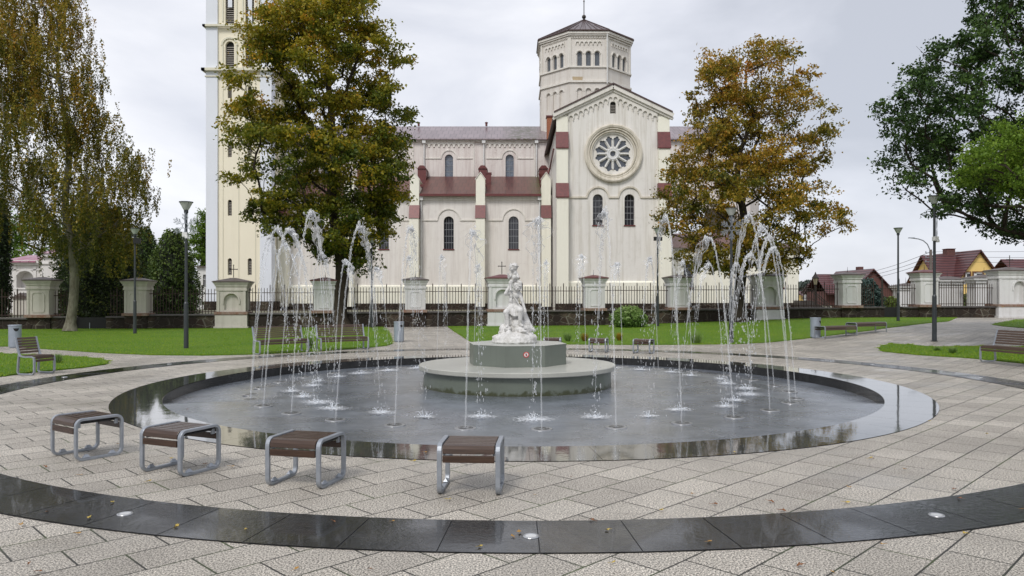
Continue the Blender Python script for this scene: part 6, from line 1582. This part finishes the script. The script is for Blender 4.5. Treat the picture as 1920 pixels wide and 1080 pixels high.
def jlabel(a):
    near = 90 < a < 270
    if near: j = int(round((180-a+(-3.2))/11.25)); idx = sorted([x for x, _ in fr_ if 90 < x < 270], reverse=True).index(a)
    else: idx = sorted([((x+180) % 360) for x, _ in fr_ if not 90 < x < 270]).index((a+180) % 360)
    return near, idx
used = set()
rgk = random.Random(2)
for a, k in fr_:
    x, y, _ = polar_pt(RN, a); rz = math.atan2(PC[1]-y, PC[0]-x)
    near, idx = jlabel(a); row = 'near' if near else 'far'
    pi_ = (k*3+1) % 7
    nm_ = ORD[idx] if idx < 8 else ORD[sum(1 for q, _ in fr_ if (90 < q < 270) == near)-1-idx]; sd2 = 'left' if idx < 8 else 'right'
    lab = f'arching water jet, {nm_} from the {sd2} along the {row} side of the pool'
    if pi_ not in used: o = protos[pi_]; used.add(pi_)
    else: o = copy_tree(protos[pi_])
    o.location = (x, y, -.055); o.rotation_euler = (0, 0, rz+rgk.uniform(-.06, .06)); o['label'] = lab; o.scale = (rgk.uniform(.85, 1.05), 1, rgk.uniform(.98, 1.10) if near else rgk.uniform(.90, 1.0))
    q = nz0 if k == 0 else copy_tree(nz0); q.location = (x, y, floor_h(x, y)+.001); q.rotation_euler = (0, 0, k*1.1); q.scale = (.68, .68, 1); q['label'] = f'flat round nozzle plate, {nm_} from the {sd2} along the {row} side of the pool'
# ------------------------------------------------------------------ fallen leaves
lv = []
for v in range(3):
    rg = random.Random(v); me_ = MB(); n = 9; r_ = [1, .45, .9, .4, 1.05, .4, .9, .45, .8][:n]
    vs = [(0, 0, .006)]+[(.026*r_[i]*math.cos(2*pi*i/n), .022*r_[i]*math.sin(2*pi*i/n), .003+rg.uniform(0, .012)) for i in range(n)]
    me_.add(vs, [(0, 1+i, 1+(i+1) % n) for i in range(n)]); me_.tube([(0, 0, .005), (-.04, .01, .006)], .0012, 3)
    o = part('fallen_leaf', me_, ('leaf_a', 'leaf_b', 'leaf_c')[v], None); tag(o, 'small fallen maple leaf lying on the wet paving', 'leaf', 'fallen leaves scattered on the paving'); lv.append(o)
rg = random.Random(77); n = 0; first = set()
spots = [(41, 987), (88, 962), (210, 945), (150, 893), (85, 877), (320, 862), (434, 877), (72, 1075), (330, 988), (736, 980), (625, 980), (775, 867), (797, 850), (708, 850), (900, 1028), (555, 1070), (694, 1070), (1139, 997), (1330, 1019), (1110, 978), (1149, 1058), (1297, 928), (1340, 948), (1391, 822), (1378, 850), (1160, 690), (1467, 960), (1587, 945), (1653, 1024), (1800, 937), (1810, 1003), (1560, 1075), (1500, 1063), (1632, 861), (1592, 916), (1637, 862), (1743, 791), (1695, 882), (1790, 920), (1850, 815), (1916, 957), (1445, 943), (1240, 960), (1003, 930), (1440, 745), (1185, 725)]
while len(spots) < 62: spots.append((rg.uniform(0, 1920), 640+440*rg.random()**1.1))
for px, py in spots:
    X, Y = gp(px, py); d = math.hypot(X-PC[0], Y-PC[1])
    if d < 6.5: 
        if rg.random() > .3: continue
        z = floor_h(X, Y)+.004
        if math.hypot(X-PD[0], Y-PD[1]) < 2: continue
    else: z = gz(X, Y)+.009
    v = n % 3; o = lv[v] if v not in first else lv[v].copy()
    if v in first: COL.objects.link(o)
    first.add(v); s = rg.uniform(.65, 1.25); o.location = (X, Y, z); o.rotation_euler = (rg.uniform(-.2, .2), rg.uniform(-.2, .2), rg.uniform(0, 6.3)); o.scale = (s, s, s); n += 1
    if d < 6.5: o['label'] = 'small fallen maple leaf lying on the wet pool floor'; o['group'] = 'fallen leaves in the pool'
